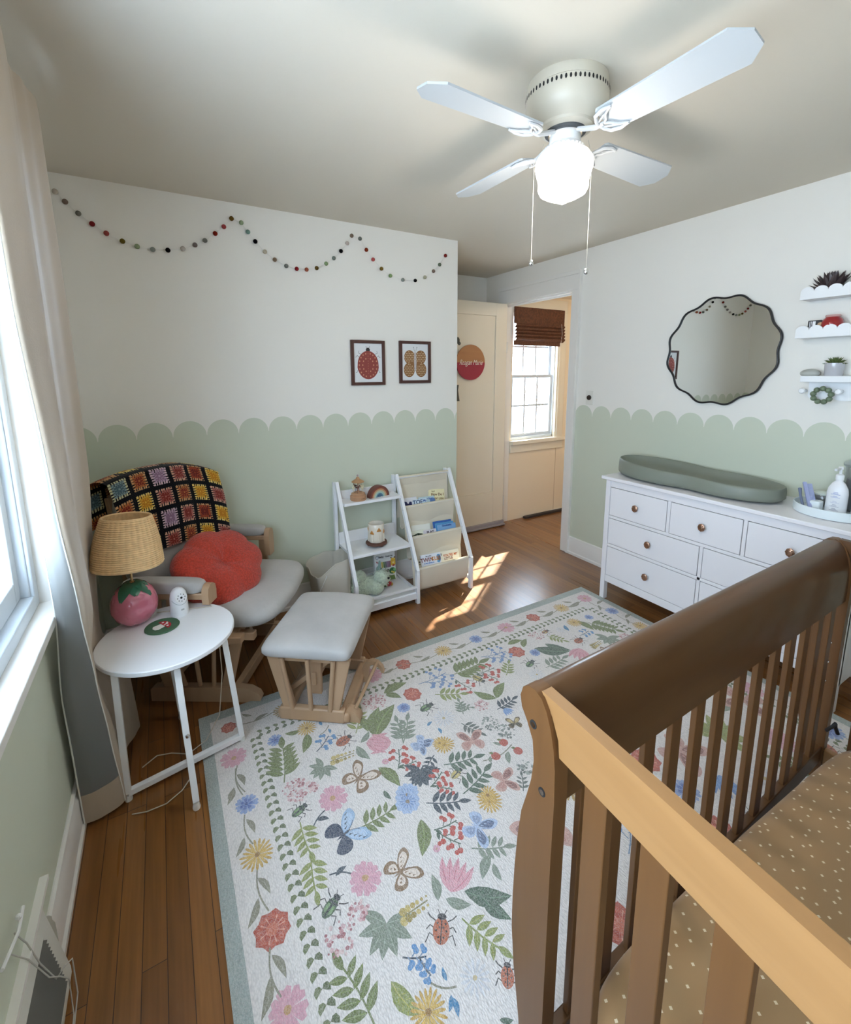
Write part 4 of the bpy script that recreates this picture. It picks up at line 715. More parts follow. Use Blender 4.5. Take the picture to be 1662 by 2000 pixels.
# ---------------------------------------------------------------- curtain
def curtain():
    CF = mat('curtain_cream', (.47,.385,.29), .9, spec=.1, sheen=.2, bump=(260,.35,.001)); CL = mat('curtain_lining', (.20,.205,.20), .9, spec=.1)
    # cloth lets some daylight through
    for m_, k in ((CF,.08),(CL,.16)):
        n, l = nt(m_); b = n['Principled BSDF']; tr = n.new('ShaderNodeBsdfTranslucent'); tr.inputs[0].default_value = (.75,.76,.78,1); mx = n.new('ShaderNodeMixShader'); mx.inputs[0].default_value = k
        l.new(b.outputs[0], mx.inputs[1]); l.new(tr.outputs[0], mx.inputs[2]); l.new(mx.outputs[0], n['Material Output'].inputs['Surface'])
    zs = [.020,.30,.52,.80,1.20,1.70,2.27,2.315]
    #        A(wall edge)  bulge        lead          c1           valley        c2           silhouette    tuck
    K = [ [(-.350,1.700),(-.300,1.700),(-.236,1.735),(-.232,1.83),(-.262,1.92),(-.238,2.02),(-.205,2.120),(-.28,2.21)],
          [(-.350,1.680),(-.312,1.680),(-.252,1.715),(-.240,1.79),(-.268,1.87),(-.240,1.98),(-.218,2.110),(-.28,2.22)],
          [(-.350,1.660),(-.322,1.648),(-.266,1.700),(-.290,1.77),(-.300,1.84),(-.298,1.92),(-.292,2.090),(-.33,2.22)],
          [(-.332,1.645),(-.310,1.630),(-.272,1.640),(-.246,1.68),(-.280,1.77),(-.286,1.88),(-.289,2.160),(-.32,2.26)],
          [(-.332,1.600),(-.310,1.560),(-.272,1.505),(-.238,1.56),(-.270,1.71),(-.266,1.84),(-.249,1.995),(-.30,2.14)],
          [(-.332,1.585),(-.310,1.500),(-.270,1.370),(-.232,1.46),(-.266,1.69),(-.256,1.79),(-.238,1.925),(-.30,2.08)],
          [(-.332,1.560),(-.310,1.460),(-.272,1.340),(-.232,1.44),(-.266,1.66),(-.250,1.75),(-.240,1.885),(-.30,2.02)],
          [(-.332,1.560),(-.310,1.460),(-.272,1.340),(-.236,1.44),(-.266,1.66),(-.252,1.75),(-.242,1.885),(-.30,2.02)] ]
    def cr(P, t):
        n = len(P)-1; i = min(int(t), n-1); f = t-i; p0 = P[max(i-1,0)]; p1 = P[i]; p2 = P[i+1]; p3 = P[min(i+2,n)]
        return tuple(.5*((2*b)+(-a+c)*f+(2*a-5*b+4*c-d)*f*f+(-a+3*b-3*c+d)*f**3) for a, b, c, d in zip(p0,p1,p2,p3))
    NZ, NU = 44, 71
    def at(u, z):
        j = 0
        while j < len(zs)-2 and z > zs[j+1]: j += 1
        f = max(0, min(1, (z-zs[j])/(zs[j+1]-zs[j]))); f = f*f*(3-2*f)*.5+f*.5
        a = cr(K[j], u*7); b = cr(K[j+1], u*7); x, y = a[0]*(1-f)+b[0]*f, a[1]*(1-f)+b[1]*f
        w = .004*math.sin(u*60+z*1.5)*(1 if u > .3 else .2); return (x+w*.6, y, z)
    t = thing('window_curtain', 'long cream curtain with grey lining hanging beside the side window', 'curtain', (-.27,1.75,0))
    zl = [.020+(2.315-.020)*j/(NZ-1) for j in range(NZ)]
    front = MB().grid(NU, NZ, lambda u, v: at(2/7+u*5/7, zl[round(v*(NZ-1))])); 
    front.build('face_cloth', CF, t, autos=0)
    MB().grid(24, NZ-3, lambda u, v: at(u*2/7, .135+(2.315-.135)*v)).build('lining', CL, t, autos=0)
    MB().grid(24, 6, lambda u, v: at(u*2/7, .020+.115*v)).build('hem', CF, t, autos=0)
    # offset face just behind the lead edge gives the cloth thickness
    MB().tube([at(2/7, z) for z in zl], .0022, 6).tube([at(0, z) for z in zl], .0025, 6).build('edge_seam', mat('seam_light', (.75,.74,.70), .8), t)
    r = thing('curtain_rod', 'slim white curtain rod above the side window', 'curtain rod', (-.28,.6,2.29))
    MB().tube([(-.285,-.8,2.292),(-.285,2.06,2.292),(-.37,2.06,2.292)], .009, 10).build('rod', WHITE2, r); MB().box(-.37,-.36,2.04,2.08,2.27,2.31).build('bracket', WHITE2, r)
curtain()
# ---------------------------------------------------------------- side table with lamp, monitor, coaster
def table():
    cx, cy, zt = -.057, 1.890, .530
    t = thing('side_table', 'small round white side table on crossed square tube legs', 'table', (cx,cy,0))
    top = MB().lathe([(0,zt-.019),(.234,zt-.019),(.2365,zt-.016),(.2365,zt-.003),(.234,zt),(0,zt)], (cx,cy,0), 72); top.build('tabletop', WHITE, t, autos=30)
    def leg(a, b, w=.021): MB().bar(a, b, w, w).build('leg', WHITE2, t, bevel=.0015)
    f1, f2, f3, f4 = (-.228,1.753,.03), (.168,1.822,.03), (-.018,1.592,.03), (-.045,2.10,.03)
    leg((-.223,1.758,zt-.019), f1); leg((.130,1.795,zt-.019), f2); leg((-.036,1.700,zt-.019), f3); leg((-.068,2.03,zt-.019), f4)
    MB().bar(f1, (f2[0],f2[1],.03), .021, .021).build('foot_bar', WHITE2, t, bevel=.0015)
    MB().bar((f3[0],f3[1],.041), (f4[0],f4[1],.041), .018, .010).build('foot_bar', WHITE2, t, bevel=.0015)
    MB().bar((-.223,1.758,zt-.027), (.130,1.795,zt-.027), .02, .016).bar((-.036,1.70,zt-.027), (-.068,2.03,zt-.027), .02, .016).build('top_bar', WHITE2, t)
    ft = [MB().lathe([(.012,0),(.013,.006),(.010,.022),(0,.022)], (a,b,.009 if a > .1 else 0), 12).build('foot', mat('pale_rubber', (.75,.73,.68), .7), t) for a, b, _ in (f1,f2,f3,f4)]
    MB().ball((-.024,1.632,.262), (.008,.006,.008), 8).build('screw', CHROME, t)
    # strawberry lamp
    lx, ly = -.163, 2.040
    L = thing('strawberry_lamp', 'table lamp with pink ceramic strawberry base and wicker shade', 'lamp', (lx,ly,zt))
    PINK = mat('strawberry_glaze', (.62,.17,.24), .08, spec=.6, coat=.8, var=(9,.25))
    rr = random.Random(8); dm = []
    for i in range(46): 
        z = 1-2*(i+.5)/46; a = i*2.39996; dm.append(Vector((math.sqrt(1-z*z)*math.cos(a), math.sqrt(1-z*z)*math.sin(a), z)))
    def sf(p):
        g = 1.0+.10*max(0, p.z)**2*math.cos(2*math.atan2(p.y,p.x))*.2-.12*max(0,-p.z-.2)
        for d in dm:
            k = (p-d).length
            if k < .2: g -= .034*math.exp(-(k/.06)**2); g += .016*math.exp(-((k-.12)/.045)**2)
        return g
    MB().ball((lx,ly,zt+.0815), (.082,.078,.0935), 84, fn=sf).build('strawberry_base', PINK, L, autos=0)
    lf = MB()
    for k in range(8):
        a = 2*PI*k/8+.2; ca, sa = math.cos(a), math.sin(a)
        def q(u, v, ca=ca, sa=sa, k=k):
            r = .008+.066*v*(1 if k % 2 else .85); w = (u-.5)*.052*math.sin(PI*min(1,v*.85+.12))**.8; z = zt+.0815+.094*math.sqrt(max(0,1-(min(r,.075)/.083)**2))+.004-.006*abs(u-.5)*2+.003*math.sin(6*v)
            return (lx+r*ca-w*sa, ly+r*sa+w*ca, z)
        lf.grid(5, 9, q)
    lf.build('leaf_crown', mat('leaf_glaze', (.03,.15,.085), .15, coat=.5), L, autos=0)
    z0 = zt+.172; MB().tube([(lx,ly,z0),(lx,ly,z0+.13)], .0045, 10).lathe([(.012,0),(.012,.006),(.006,.010)], (lx,ly,z0-.002), 16).build('stem_rod', mat('brass', 0), L)
    MB().lathe([(.015,0),(.016,.03),(.013,.045),(.03,.075),(.032,.095),(.02,.122),(0,.128)], (lx,ly,z0+.095), 20).build('light_bulb', mat('bulb_glass', (.75,.72,.70), .25), L)
    # wicker shade: woven shell
    W_ = mat('wicker', (.84,.58,.30), .55, var=(60,.15)); zb, zt2, rb, rt = .785, .972, .1215, .0835; ns, nr = 34, 24
    tx = Matrix.Rotation(math.radians(-4), 3, 'X') @ Matrix.Rotation(math.radians(4), 3, 'Y')
    def sh(u, v, inn=0):
        row = v*nr; a = 2*PI*u; r = rb+(rt-rb)*v+.006*math.sin(PI*v)
        wv = math.cos(ns*a+PI*(int(min(row, nr-.001)) % 2)); r += .0022*abs(math.cos(ns*a/2))+.0045*abs(math.sin(PI*row))**.7-.002 - inn*1.6
        p = Vector((r*math.cos(a), r*math.sin(a), (v-.5)*(zt2-zb))); p = tx @ p; return (lx+p.x, ly+p.y, (zb+zt2)/2+p.z)
    m = MB().grid(ns*6, nr*6+1, lambda u, v: sh(u, v), cu=True); m.grid(ns*3, 14, lambda u, v: sh(u, v, .0045), cu=True)
    o = m.build('wicker_shade', W_, L, autos=0)
    for v, rr2 in ((0,.0045),(1,.0045)): MB().tube([Vector(sh(k/72, min(v,.999), .001)) for k in range(72)], rr2, 8, closed=True).build('shade_rim', W_, o, autos=0)
    sp = MB(); c0 = Vector(sh(0,.97)); 
    for k in range(3): sp.tube([(lx,ly,z0+.128), Vector(sh(k/3+.1,.93,.004))], .0012, 5)
    sp.build('shade_spider', mat('brass', 0), o)
    # baby monitor
    mx, my = -.010, 2.030; M_ = thing('baby_monitor', 'small white dome baby monitor camera standing on side table', 'camera', (mx,my,zt))
    yaw = math.atan2(-my, -mx)+.35; F = Matrix.Translation((mx,my,zt)) @ Matrix.Rotation(yaw, 4, 'Z')
    MB().lathe([(0,0),(.033,0),(.0345,.003),(.0335,.045),(.0325,.075),(.029,.095),(.020,.110),(.010,.116),(0,.117)], n=36, M=F).build('camera_body', WHITE, M_)
    fc = MB().lathe([(0,.0),(.022,.0),(.024,-.003),(.0225,-.008)], n=24, M=F @ Matrix.Translation((.0292,0,.082)) @ Matrix.Rotation(math.radians(76),4,'Y')); fc.build('camera_face', WHITE2, M_)
    rg = MB().tube([F @ Vector((.0325*math.cos(b)+.0005, .0325*math.sin(b)*1.0, .082-.030*math.cos(b*1.05)*1.0)) for b in [math.radians(d) for d in range(-70,71,10)]], .0012, 6); rg.build('trim_ring', mat('grey_plastic', (.4,.42,.43), .4), M_)
    dt = MB(); Q = F @ Matrix.Translation((.030,0,.082)) @ Matrix.Rotation(math.radians(76),4,'Y')
    dt.lathe([(0,.0035),(.0045,.003),(.0045,0)], n=12, M=Q)
    for k in range(8): a = 2*PI*k/8; dt.ball(Q @ Vector((.0145*math.cos(a), .0145*math.sin(a), .0008)), .0022, 6)
    dt.build('lens', DARK, M_)
    MB().box(.0335,.0345,-.006,.006,.028,.034).build('badge', mat('grey_plastic',0), M_).matrix_world = F
    # mushroom coaster
    c = thing('coaster', 'round green coaster with a red and white mushroom motif', 'coaster', (-.075,1.953,zt))
    GN = mat('coaster_green', (.06,.14,.075), .8, bump=(300,.8,.002)); cc = (-.075,1.953,zt)
    MB().lathe([(0,0),(.060,0),(.062,.002),(.060,.005),(.056,.0055),(.053,.004),(0,.004)], cc, 40).build('felt_disc', GN, c)
    F = Matrix.Translation((cc[0],cc[1],zt+.0045)) @ Matrix.Rotation(math.radians(-62),4,'Z')
    cap = [(.034*math.cos(PI*k/14), .026*math.sin(PI*k/14)+.004) for k in range(15)]
    mo = MB().prism(cap, (0,0,0), (1,0,0), (0,1,0), (0,0,.0012)); mo.v = [tuple(F @ Vector(p)) for p in mo.v]; mo.build('mushroom_cap', mat('felt_red', (.45,.02,.03), .8), c)
    st = MB().prism([(-.015,.003),(-.018,-.026),(-.006,-.034),(.010,-.033),(.018,-.024),(.014,.003)], (0,0,0), (1,0,0), (0,1,0), (0,0,.0012))
    for a, b, r in ((-.018,.013,.0045),(0,.019,.0055),(.018,.012,.0045),(.004,.008,.0035),(-.008,.024,.003)): st.prism([(a+r*math.cos(k*PI/5), b+r*math.sin(k*PI/5)) for k in range(10)], (0,0,.0013), (1,0,0), (0,1,0), (0,0,.0005))
    st.v = [tuple(F @ Vector(p)) for p in st.v]; st.build('white_stem_and_dots', mat('felt_white', (.8,.78,.72), .8), c)
    # lamp cable
    cab = MB().tube([Vector(p) for p in ((lx+.07,ly+.04,zt+.004),(.105,2.025,zt+.003),(.130,2.035,.515),(.128,2.035,.36),(.128,2.03,.2),(.10,1.97,.05),(.04,1.90,.008),(-.03,1.86,.006),(-.09,1.90,.006),(-.14,1.915,.006),(-.19,1.88,.006))], .0022, 6)
    tag(cab.build('lamp_cable', mat('cable_cream', (.55,.48,.38), .5)), 'thin cream cable dropping behind the side table to the floor', 'cable')
    cab = MB().tube([(-.02,1.78,.006),(-.03,1.73,.008),(-.06,1.69,.006),(-.11,1.66,.006),(-.17,1.66,.006),(-.215,1.675,.006)], .002, 6)
    tag(cab.build('loose_cable', mat('cable_cream', 0)), 'short loose cream cable end on the floor under the table', 'cable')
table()
# ---------------------------------------------------------------- glider chair and ottoman
FV = Vector((.85,-.526,0)).normalized(); LV = Vector((.526,.85,0)).normalized(); GREY = mat('grey_microfibre', (.46,.44,.42), .85, spec=.15, sheen=.25, var=(7,.10), bump=(14,.35,.01))
def softslab(w, d, h, ex=.28, pw=.5, dent=0, N=56, fn=None):
    """cushion centred on origin: half sizes w(l) d(f), thickness h"""
    m = MB()
    def s(u, v):
        a = 2*PI*u; c, q = math.cos(a), math.sin(a); x = math.copysign(abs(c)**ex, c); y = math.copysign(abs(q)**ex, q)
        k = [0,.25,.5,.75,.9,.965,1.0,1.0,.965,.9,.6,0][round(v*11)]; z = [1,1,.99,.94,.80,.58,.2,-.3,-.75,-.95,-1,-1][round(v*11)]
        p = Vector((x*d*k, y*w*k, z*h/2)); 
        if fn: p = fn(p, k)
        return p
    m.grid(N, 12, s, cu=True); return m
def xf(m, O, f, l, up=Vector((0,0,1))):
    m.v = [tuple(Vector(O)+f*p[0]+l*p[1]+up*p[2]) for p in m.v]; return m
def glider():
    O = Vector((.211,2.404,0)); t = thing('glider_chair', 'grey cushioned wooden glider chair in the corner', 'chair', O)
    def X(f, l, z): return O+FV*f+LV*l+Vector((0,0,z))
    for s in (-1,1):
        l = s*.272
        # foot rail with rounded toes
        pf = [(-.26,.0),(-.26,.06),(-.245,.072),(.15,.075),(.21,.068),(.25,.045),(.262,.02),(.255,.0)]
        MB().prism(pf, X(0,l-.018,0), FV, (0,0,1), LV*.036).build('foot_rail', BEECH, t, bevel=.006, seg=3)
        for f0, f1, w in ((-.17,-.24,.05),(.10,.17,.05)): MB().bar(X(f0,l,.07), X(f1,l+s*.01,.33), w, .022, side=FV).build('leg', BEECH, t, bevel=.003)
        for f0, f1 in ((-.10,-.16),(-.03,-.04),(.035,.06)): MB().tube([X(f0,l,.07), X(f1,l+s*.01,.34)], .010, 10).build('spindle', BEECH, t)
        MB().bar(X(-.27,l,.335), X(.25,l,.335), .036, .036, side=LV).build('side_rail', BEECH, t, bevel=.004)
        MB().bar(X(-.20,s*.20,.10), X(.20,s*.20,.325), .022, .022).build('glide_arm', BEECH, t, bevel=.003)
        # arm: rail, padded top, front cap, posts
        l = s*.352
        MB().bar(X(-.29,l,.575), X(.085,l,.575), .055, .03, side=LV).build('arm_rail', BEECH, t, bevel=.006)
        zc_ = .47 if s > 0 else .542; cap = MB().prism([(-.034,zc_),(-.036,.585),(-.030,.612),(-.012,.626),(.012,.626),(.030,.612),(.036,.585),(.034,zc_)], X(.080,l,0), LV, (0,0,1), FV*.030); cap.build('arm_front', BEECH, t, bevel=.005, seg=3)
        for f in (-.25,.06 if s > 0 else -.07): MB().bar(X(f,l,.36), X(f,l,.575), .045, .026, side=FV).build('arm_post', BEECH, t, bevel=.004)
        for f in (-.19,-.13): MB().tube([X(f,l,.355), X(f,l,.565)], .009, 8).build('spindle', BEECH, t)
        MB().bar(X(-.29,l-s*.02,.355), X(.22,l-s*.02,.355), .045, .032, side=LV).build('seat_rail', BEECH, t, bevel=.004)
        ap = softslab(.038, .18, .055, .5); xf(ap, X(-.10,l,.617), FV, LV).build('arm_pad', GREY, t, autos=0)
    for f in (-.22,.14): MB().bar(X(f,-.26,.045), X(f,.26,.045), .03, .05).build('cross_bar', BEECH, t, bevel=.003)
    for f in (-.24,.16,): MB().bar(X(f,-.35,.35), X(f,.35,.35), .04, .035).build('cross_bar', BEECH, t, bevel=.003)
    def seatfn(p, k): 
        fr = max(0, p.x/.30); return Vector((p.x*(1-.16*(abs(p.y)/.31)**2.2 if p.x > 0 else 1), p.y*(1+.05*fr), p.z*(1-.15*fr)+.02*fr*0))
    sc = softslab(.305, .295, .105, .34, fn=seatfn); xf(sc, X(.065,0,.425), FV, LV).build('seat_cushion', GREY, t, autos=0)
    # reclined back: posts, slats and cushion
    BL = Vector((.80,.60,0)); BN = Vector((.60,-.80,0)); up = (Vector((0,0,1))-BN*.20).normalized(); ax = (BN-up*BN.dot(up)).normalized()
    B0 = Vector((.030,2.490,.46))
    bc = softslab(.265, .30, .12, .42, fn=lambda p, k: Vector((p.x, p.y*(1-.06*max(0,p.x/.3)), p.z+.02*math.cos(p.y*5))))
    m = bc; m.v = [tuple(B0+up*(p[0]+.285)+BL*p[1]+ax*(p[2]*.85)) for p in m.v]; m.build('back_cushion', GREY, t, autos=0)
    for s in (-1,1): MB().bar(B0+BL*s*.235-ax*.06, B0+BL*s*.225+up*.52-ax*.06, .035, .028, side=BL).build('back_post', BEECH, t, bevel=.004)
    MB().bar(B0-BL*.225+up*.50-ax*.06, B0+BL*.225+up*.50-ax*.06, .06, .022, side=up).build('back_rail', BEECH, t, bevel=.004)
    # crocheted granny square blanket draped over the back
    pal = [('#7A2E22','#B46A3C','#C99A6A'),('#8C6F86','#B79BB0','#D2B6BC'),('#B97A22','#D9A93E','#E6CC7A'),('#4F6670','#7D9598','#C9C59C'),('#7C3029','#A9645B','#D3A58B'),('#6B2A24','#A4492C','#C9986C')]
    ncol, nr_ = 6, 5; cell = 1.0
    def colf(u, v):
        x = u*5.75+.1; y = v*6.4+.38; i, j = int(x), int(y); fx, fy = x-i-.5, y-j-.5; r = max(abs(fx), abs(fy)); P_ = pal[(i*2+j*3+(i*j) % 2) % 6]
        if r > .40: return '#0D0F16'
        ring = int(r/.1); ang = math.atan2(fy, fx)
        # clusters: gaps every few stitches let the dark show
        along = (fy if abs(fx) > abs(fy) else fx); g = math.sin(along*2*PI/.115)
        if ring == 3: return P_[2] if g > -.35 else '#12131B'
        if ring == 2: return P_[1] if g > -.75 else '#2A2226'
        if ring == 1: return P_[0] if g > -.8 else P_[1]
        return P_[1] if r < .04 else P_[0]
    def drape(u, v):
        # u across, v from hidden back-bottom over the top down the front
        l = -.315+.575*u; top = .598-.085*max(0,(l+.05)/.31)**2.2-.03*max(0,(-l-.12)/.2)**2
        s = v*.66-.24
        if s < -.055: h = top+s+.055; d = -.085
        elif s < .055: a = (s/.055); h = top+.03*math.cos(a*PI/2)*1.0; d = .012+.080*math.sin(a*PI/2)
        else: h = top-(s-.055); d = .088+.012*math.sin((s-.05)*5)
        sk = .06*max(0,s)*(u-.2)
        p = B0+up*(h-.0)+BL*(l+.01*math.sin(9*s)-sk*.5)+ax*(d+.006*math.sin(14*u+3*s)); n = .0022*(1 if colf(u,v) not in ('#0D0F16','#12131B') else -.2)
        n2 = .0012*math.sin(u*330)*math.sin(v*300); return p+ax*(n+n2) if s > .03 else p+up*(n+n2)
    bl = MB().grid(271, 226, drape, cf=colf)
    o = bl.build('crochet_blanket', mat('yarn', (1,1,1), .95, spec=.1, sheen=.15, attr=True, bump=(420,.8,.002)), autos=0); tag(o, 'black crochet granny square blanket draped over the glider back', 'blanket')
    # lobed boucle pillow
    red = mat('red_boucle', (.56,.062,.036), .95, spec=.1, sheen=.3, bump=(190,1.0,.006), var=(120,.35))
    nrm = Vector((.42,-.62,.66)).normalized(); ux = Vector((.83,.55,0)); ux = (ux-nrm*ux.dot(nrm)).normalized(); uy = nrm.cross(ux); pc = Vector((.178,2.305,.592))
    def pil(u, v):
        a = 2*PI*u; lob = .200*(1+.11*abs(math.cos(3.5*a+.4))**.8)-.010; k = math.sin(PI*v*.5) if v < .5 else math.sin(PI*v*.5)
        th = PI*v; rr_ = lob*math.sin(th)**.62; z = .068*math.copysign(abs(math.cos(th))**.8, math.cos(th))
        z *= 1-.05*abs(math.sin(3.5*a+.4)); d_ = math.exp(-(rr_/.035)**2)*.030; z -= math.copysign(d_, z)
        return pc+ux*rr_*math.cos(a)*1.12+uy*rr_*math.sin(a)*.92+nrm*z
    tag(MB().grid(120, 40, pil, cu=True).build('cloud_pillow', red, autos=0), 'red boucle pillow with a scalloped cloud outline on the glider seat', 'pillow')
    # ottoman
    O2 = Vector((.566,1.932,0)); f2 = Vector((.805,-.594,0)).normalized(); l2 = Vector((.594,.805,0)).normalized(); t = thing('glider_ottoman', 'grey padded wooden glider ottoman standing on the rug edge', 'ottoman', O2)
    Y = lambda f, l, z: O2+f2*f+l2*l+Vector((0,0,z))
    oc = softslab(.250, .198, .064, .15, fn=lambda p, k: Vector((p.x, p.y, p.z+.012*(1-(p.x/.2)**2)*(1 if p.z > 0 else 0)))); xf(oc, Y(0,0,.365), f2, l2).build('ottoman_cushion', GREY, t, autos=0)
    for s in (-1,1):
        l = s*.175+(-.01 if s < 0 else 0)
        MB().bar(Y(-.145,l,.042), Y(.150,l,.042), .034, .062, side=l2).build('foot_rail', BEECH, t, bevel=.008, seg=3)
        for q in (-1,1): MB().bar(Y(q*.10,l,.065), Y(q*.155,l+s*.012,.325), .052, .020, side=f2, w2=.06).build('leg', BEECH, t, bevel=.003)
        for q in (-.085,0,.085): MB().tube([Y(q,l+s*.012,.068), Y(q*1.35,l+s*.03,.325)], .0105, 10).build('spindle', BEECH, t)
        MB().bar(Y(-.17,l,.315), Y(.17,l,.315), .03, .035, side=l2).build('side_rail', BEECH, t, bevel=.003)
        MB().bar(Y(-.12,s*.10,.10), Y(.12,s*.10,.30), .022, .03, side=f2).build('glide_arm', BEECH, t, bevel=.003)
    MB().bar(Y(0,-.15,.18), Y(0,.15,.18), .02, .06).bar(Y(0,-.13,.10), Y(0,-.13,.30), .06, .02, side=f2).build('centre_brace', BEECH, t, bevel=.003)
    for f in (-.13,.145): MB().bar(Y(f,-.20,.035), Y(f,.20,.035), .05, .045).build('cross_bar', BEECH, t, bevel=.012, seg=3)
    for f in (-.13,.13): MB().bar(Y(f,-.19,.315), Y(f,.19,.315), .02, .035).build('cross_bar', BEECH, t, bevel=.003)
    # front foot block with dowel and hooped end
    MB().prism([(-.03,.0095),(-.03,.045),(-.015,.06),(.02,.055),(.045,.03),(.05,.0095)], Y(.165,-.185,0), f2, (0,0,1), l2*.05).build('front_foot', BEECH, t, bevel=.005, seg=3)
    MB().tube([Y(.185,-.155,.05), Y(.235,.085,.12)], .0085, 10).build('stretcher_dowel', BEECH, t)
    MB().prism([(-.04,.0),(-.04,.075),(-.02,.105),(.01,.118),(.04,.11),(.062,.085),(.070,.055),(.056,.055),(.048,.076),(.03,.092),(.01,.096),(-.006,.085),(-.01,.0)], Y(.20,.075,.012), f2, (0,0,1), l2*.024).build('front_foot', BEECH, t, bevel=.003)
glider()

# ---------------------------------------------------------------- two-part toy and book rack, things on it
CANVAS = mat('canvas', (.68,.62,.50), .9, spec=.1, bump=(350,.3,.001), var=(5,.06))
def rack():
    xl, xm, xr = .935, 1.368, 1.800
    t = thing('toy_and_book_rack', 'white wooden rack with three toy tiers and four canvas book slings', 'shelf', ((xl+xm)/2, 2.62, 0)); w = .022
    def side(x, par):
        MB().bar((x,2.455,0), (x,2.455,.235), w, .030, side=(1,0,0)).bar((x,2.455,.225), (x,2.750,.822), w, .028, side=(1,0,0)).build('front_leg', WHITE, par, bevel=.0015)
        MB().bar((x,2.792,0), (x,2.792,.815), w, .03, side=(1,0,0)).build('rear_leg', WHITE, par, bevel=.0015)
        MB().bar((x,2.455,.075), (x,2.79,.075), w*.8, .025, side=(1,0,0)).build('side_rail', WHITE, par)
        s = MB(); 
        for y, z in ((2.63,.60),(2.55,.43),(2.475,.28)): s.ball((x+w/2, y, z), .0035, 6); s.ball((x-w/2, y, z), .0035, 6)
        s.build('screw_cover', CHROME, par)
    side(xl, t); side(xm-.001, t)
    def tier(y0, z, rail):
        MB().box(xl+.012, xm-.013, y0, 2.785, z-.018, z).build('shelf_board', WHITE, t, bevel=.0015)
        MB().box(xl+.012, xm-.013, 2.772, 2.785, z, z+rail).build('back_rail', WHITE, t, bevel=.001)
    tier(2.645, .700, .055); tier(2.515, .395, .075); tier(2.455, .082, .05)
    MB().bar((xl+.01,2.452,.118), (xm-.01,2.452,.118), .014, .012).build('guard_bar', WHITE, t)
    MB().box(xl+.012, xm-.013, 2.448, 2.458, .035, .075).build('front_rail', WHITE, t)
    # sling half
    b = t; side(xr, b)
    x0, x1 = xm+.012, xr-.012
    tops = [(2.740,.800),(2.660,.605),(2.562,.415),(2.470,.225)]
    for i, (y, z) in enumerate(tops):
        MB().tube([(x0,y,z), (x1,y,z)], .0075, 10).build('dowel', WHITE, b)
        dep = .20 if i else .20
        # front face hangs from dowel, curls back and rises behind to the next dowel up
        def sl(u, v, y=y, z=z, i=i):
            x = x0+.002+(x1-x0-.004)*u; wv = .004*math.sin(9*u+i)*math.sin(PI*v)
            if i == 0: return (x, y+.004+.035*v+wv, z-.30*v)
            bz = z-.155; 
            if v < .45: k = v/.45; return (x, y-.009+.022*k*k+wv, z-(z-bz)*k+.012*k*math.cos(6*u)*.5)
            if v < .6: k = (v-.45)/.15; return (x, y+.013+.055*k, bz-.012*math.sin(PI*k))
            k = (v-.6)/.4; yt, zt = tops[i-1]; return (x, y+.068+(yt+.01-y-.068)*k, bz+(zt-.06-bz)*k)
        MB().grid(20, 26, sl).build('canvas_sling', CANVAS, b, autos=0)
        MB().grid(16, 8, lambda u, v, y=y, z=z: (x0+.002+(x1-x0-.004)*u, y-.011*math.cos(PI*v*1.2), z+.011*math.sin(PI*v*1.0+.2)-.012*v*0)).build('sling_hem', CANVAS, b, autos=0)
    MB().bar((x0,2.56,.062), (x1,2.56,.062), .016, .022).build('foot_bar', WHITE, b)
    # books
    def book(name, x, wd, y, z, h, tilt, cov, lab, lean=.30, th=.014, writing=()):
        t = thing(name, lab, 'book', (x, y, z), 'picture books in the canvas slings')
        upv = Vector((math.sin(tilt)*1.0, math.sin(lean), math.cos(lean))).normalized(); u = Vector((1,0,0)); u = (u-upv*u.dot(upv)).normalized(); n = u.cross(upv)
        M = frame((x,y,z), u, upv)
        def pm(m): m.v = [tuple(M @ Vector(p)) for p in m.v]; return m
        pm(MB().box(-wd/2,wd/2,0,h,-th/2,th/2)).build('cover', mat('cover_'+cov[1:], cov, .35), t, bevel=.003)
        pm(MB().box(-wd/2+.003,wd/2-.002,.002,h-.003,-th/2+.002,th/2-.002)).build('pages', mat('paper', (.8,.78,.72), .8), t)
        for q in writing:
            if q[0] == 'T': _, s, xx, yy, sz, cc = q[:6]; textm('lettering', s, sz, M @ Matrix.Translation((xx,yy,th/2+.0006)), mat('ink_'+cc[1:], cc, .6), t, .0002, off=.0008)
            elif q[0] == 'P': _, pts, cc = q; pm(MB().prism(pts, (0,0,th/2+.0002), (1,0,0), (0,1,0), (0,0,.0005))).build('cover_picture', mat('ink_'+cc[1:], cc, .6), t)
        return t
    circ = lambda a, b, r, k=1: [(a+r*math.cos(PI*i/9), b+r*k*math.sin(PI*i/9)) for i in range(18)]
    # top sling
    book('picture_book', 1.456, .120, 2.690, .505, .150, 0, '#D9D9DE', 'white picture book with big navy heart shape in upper sling', writing=(('P', [(-.06,.06),(-.062,.112),(-.045,.128),(-.025,.122),(-.015,.105),(.0,.122),(.014,.118),(.016,.06)], '#1E2154'),))
    book('picture_book', 1.532, .108, 2.671, .505, .135, 0, '#CFE0EA', 'pale blue picture book lettered TOE in upper sling', writing=(('T','TOE',-.022,.113,.042,'#28406E'),('T','My',.035,.118,.022,'#3D5FA0')))
    book('picture_book', 1.592, .13, 2.686, .505, .140, .02, '#B9CDD3', 'grey blue picture book with curly lettering behind the TOE book', writing=(('T','Made for',.0,.122,.022,'#3F63A8'),('P', circ(.045,.105,.022), '#5F7FB5')))
    book('picture_book', 1.672, .135, 2.699, .505, .180, .12, '#E6DDB4', 'cream yellow picture book titled How Do I in upper sling', writing=(('T','How Do I',.005,.140,.026,'#7B5A3A'),('T','love you',.015,.112,.024,'#8A7040'),('T','by us all',-.03,.163,.008,'#8A7A50')))
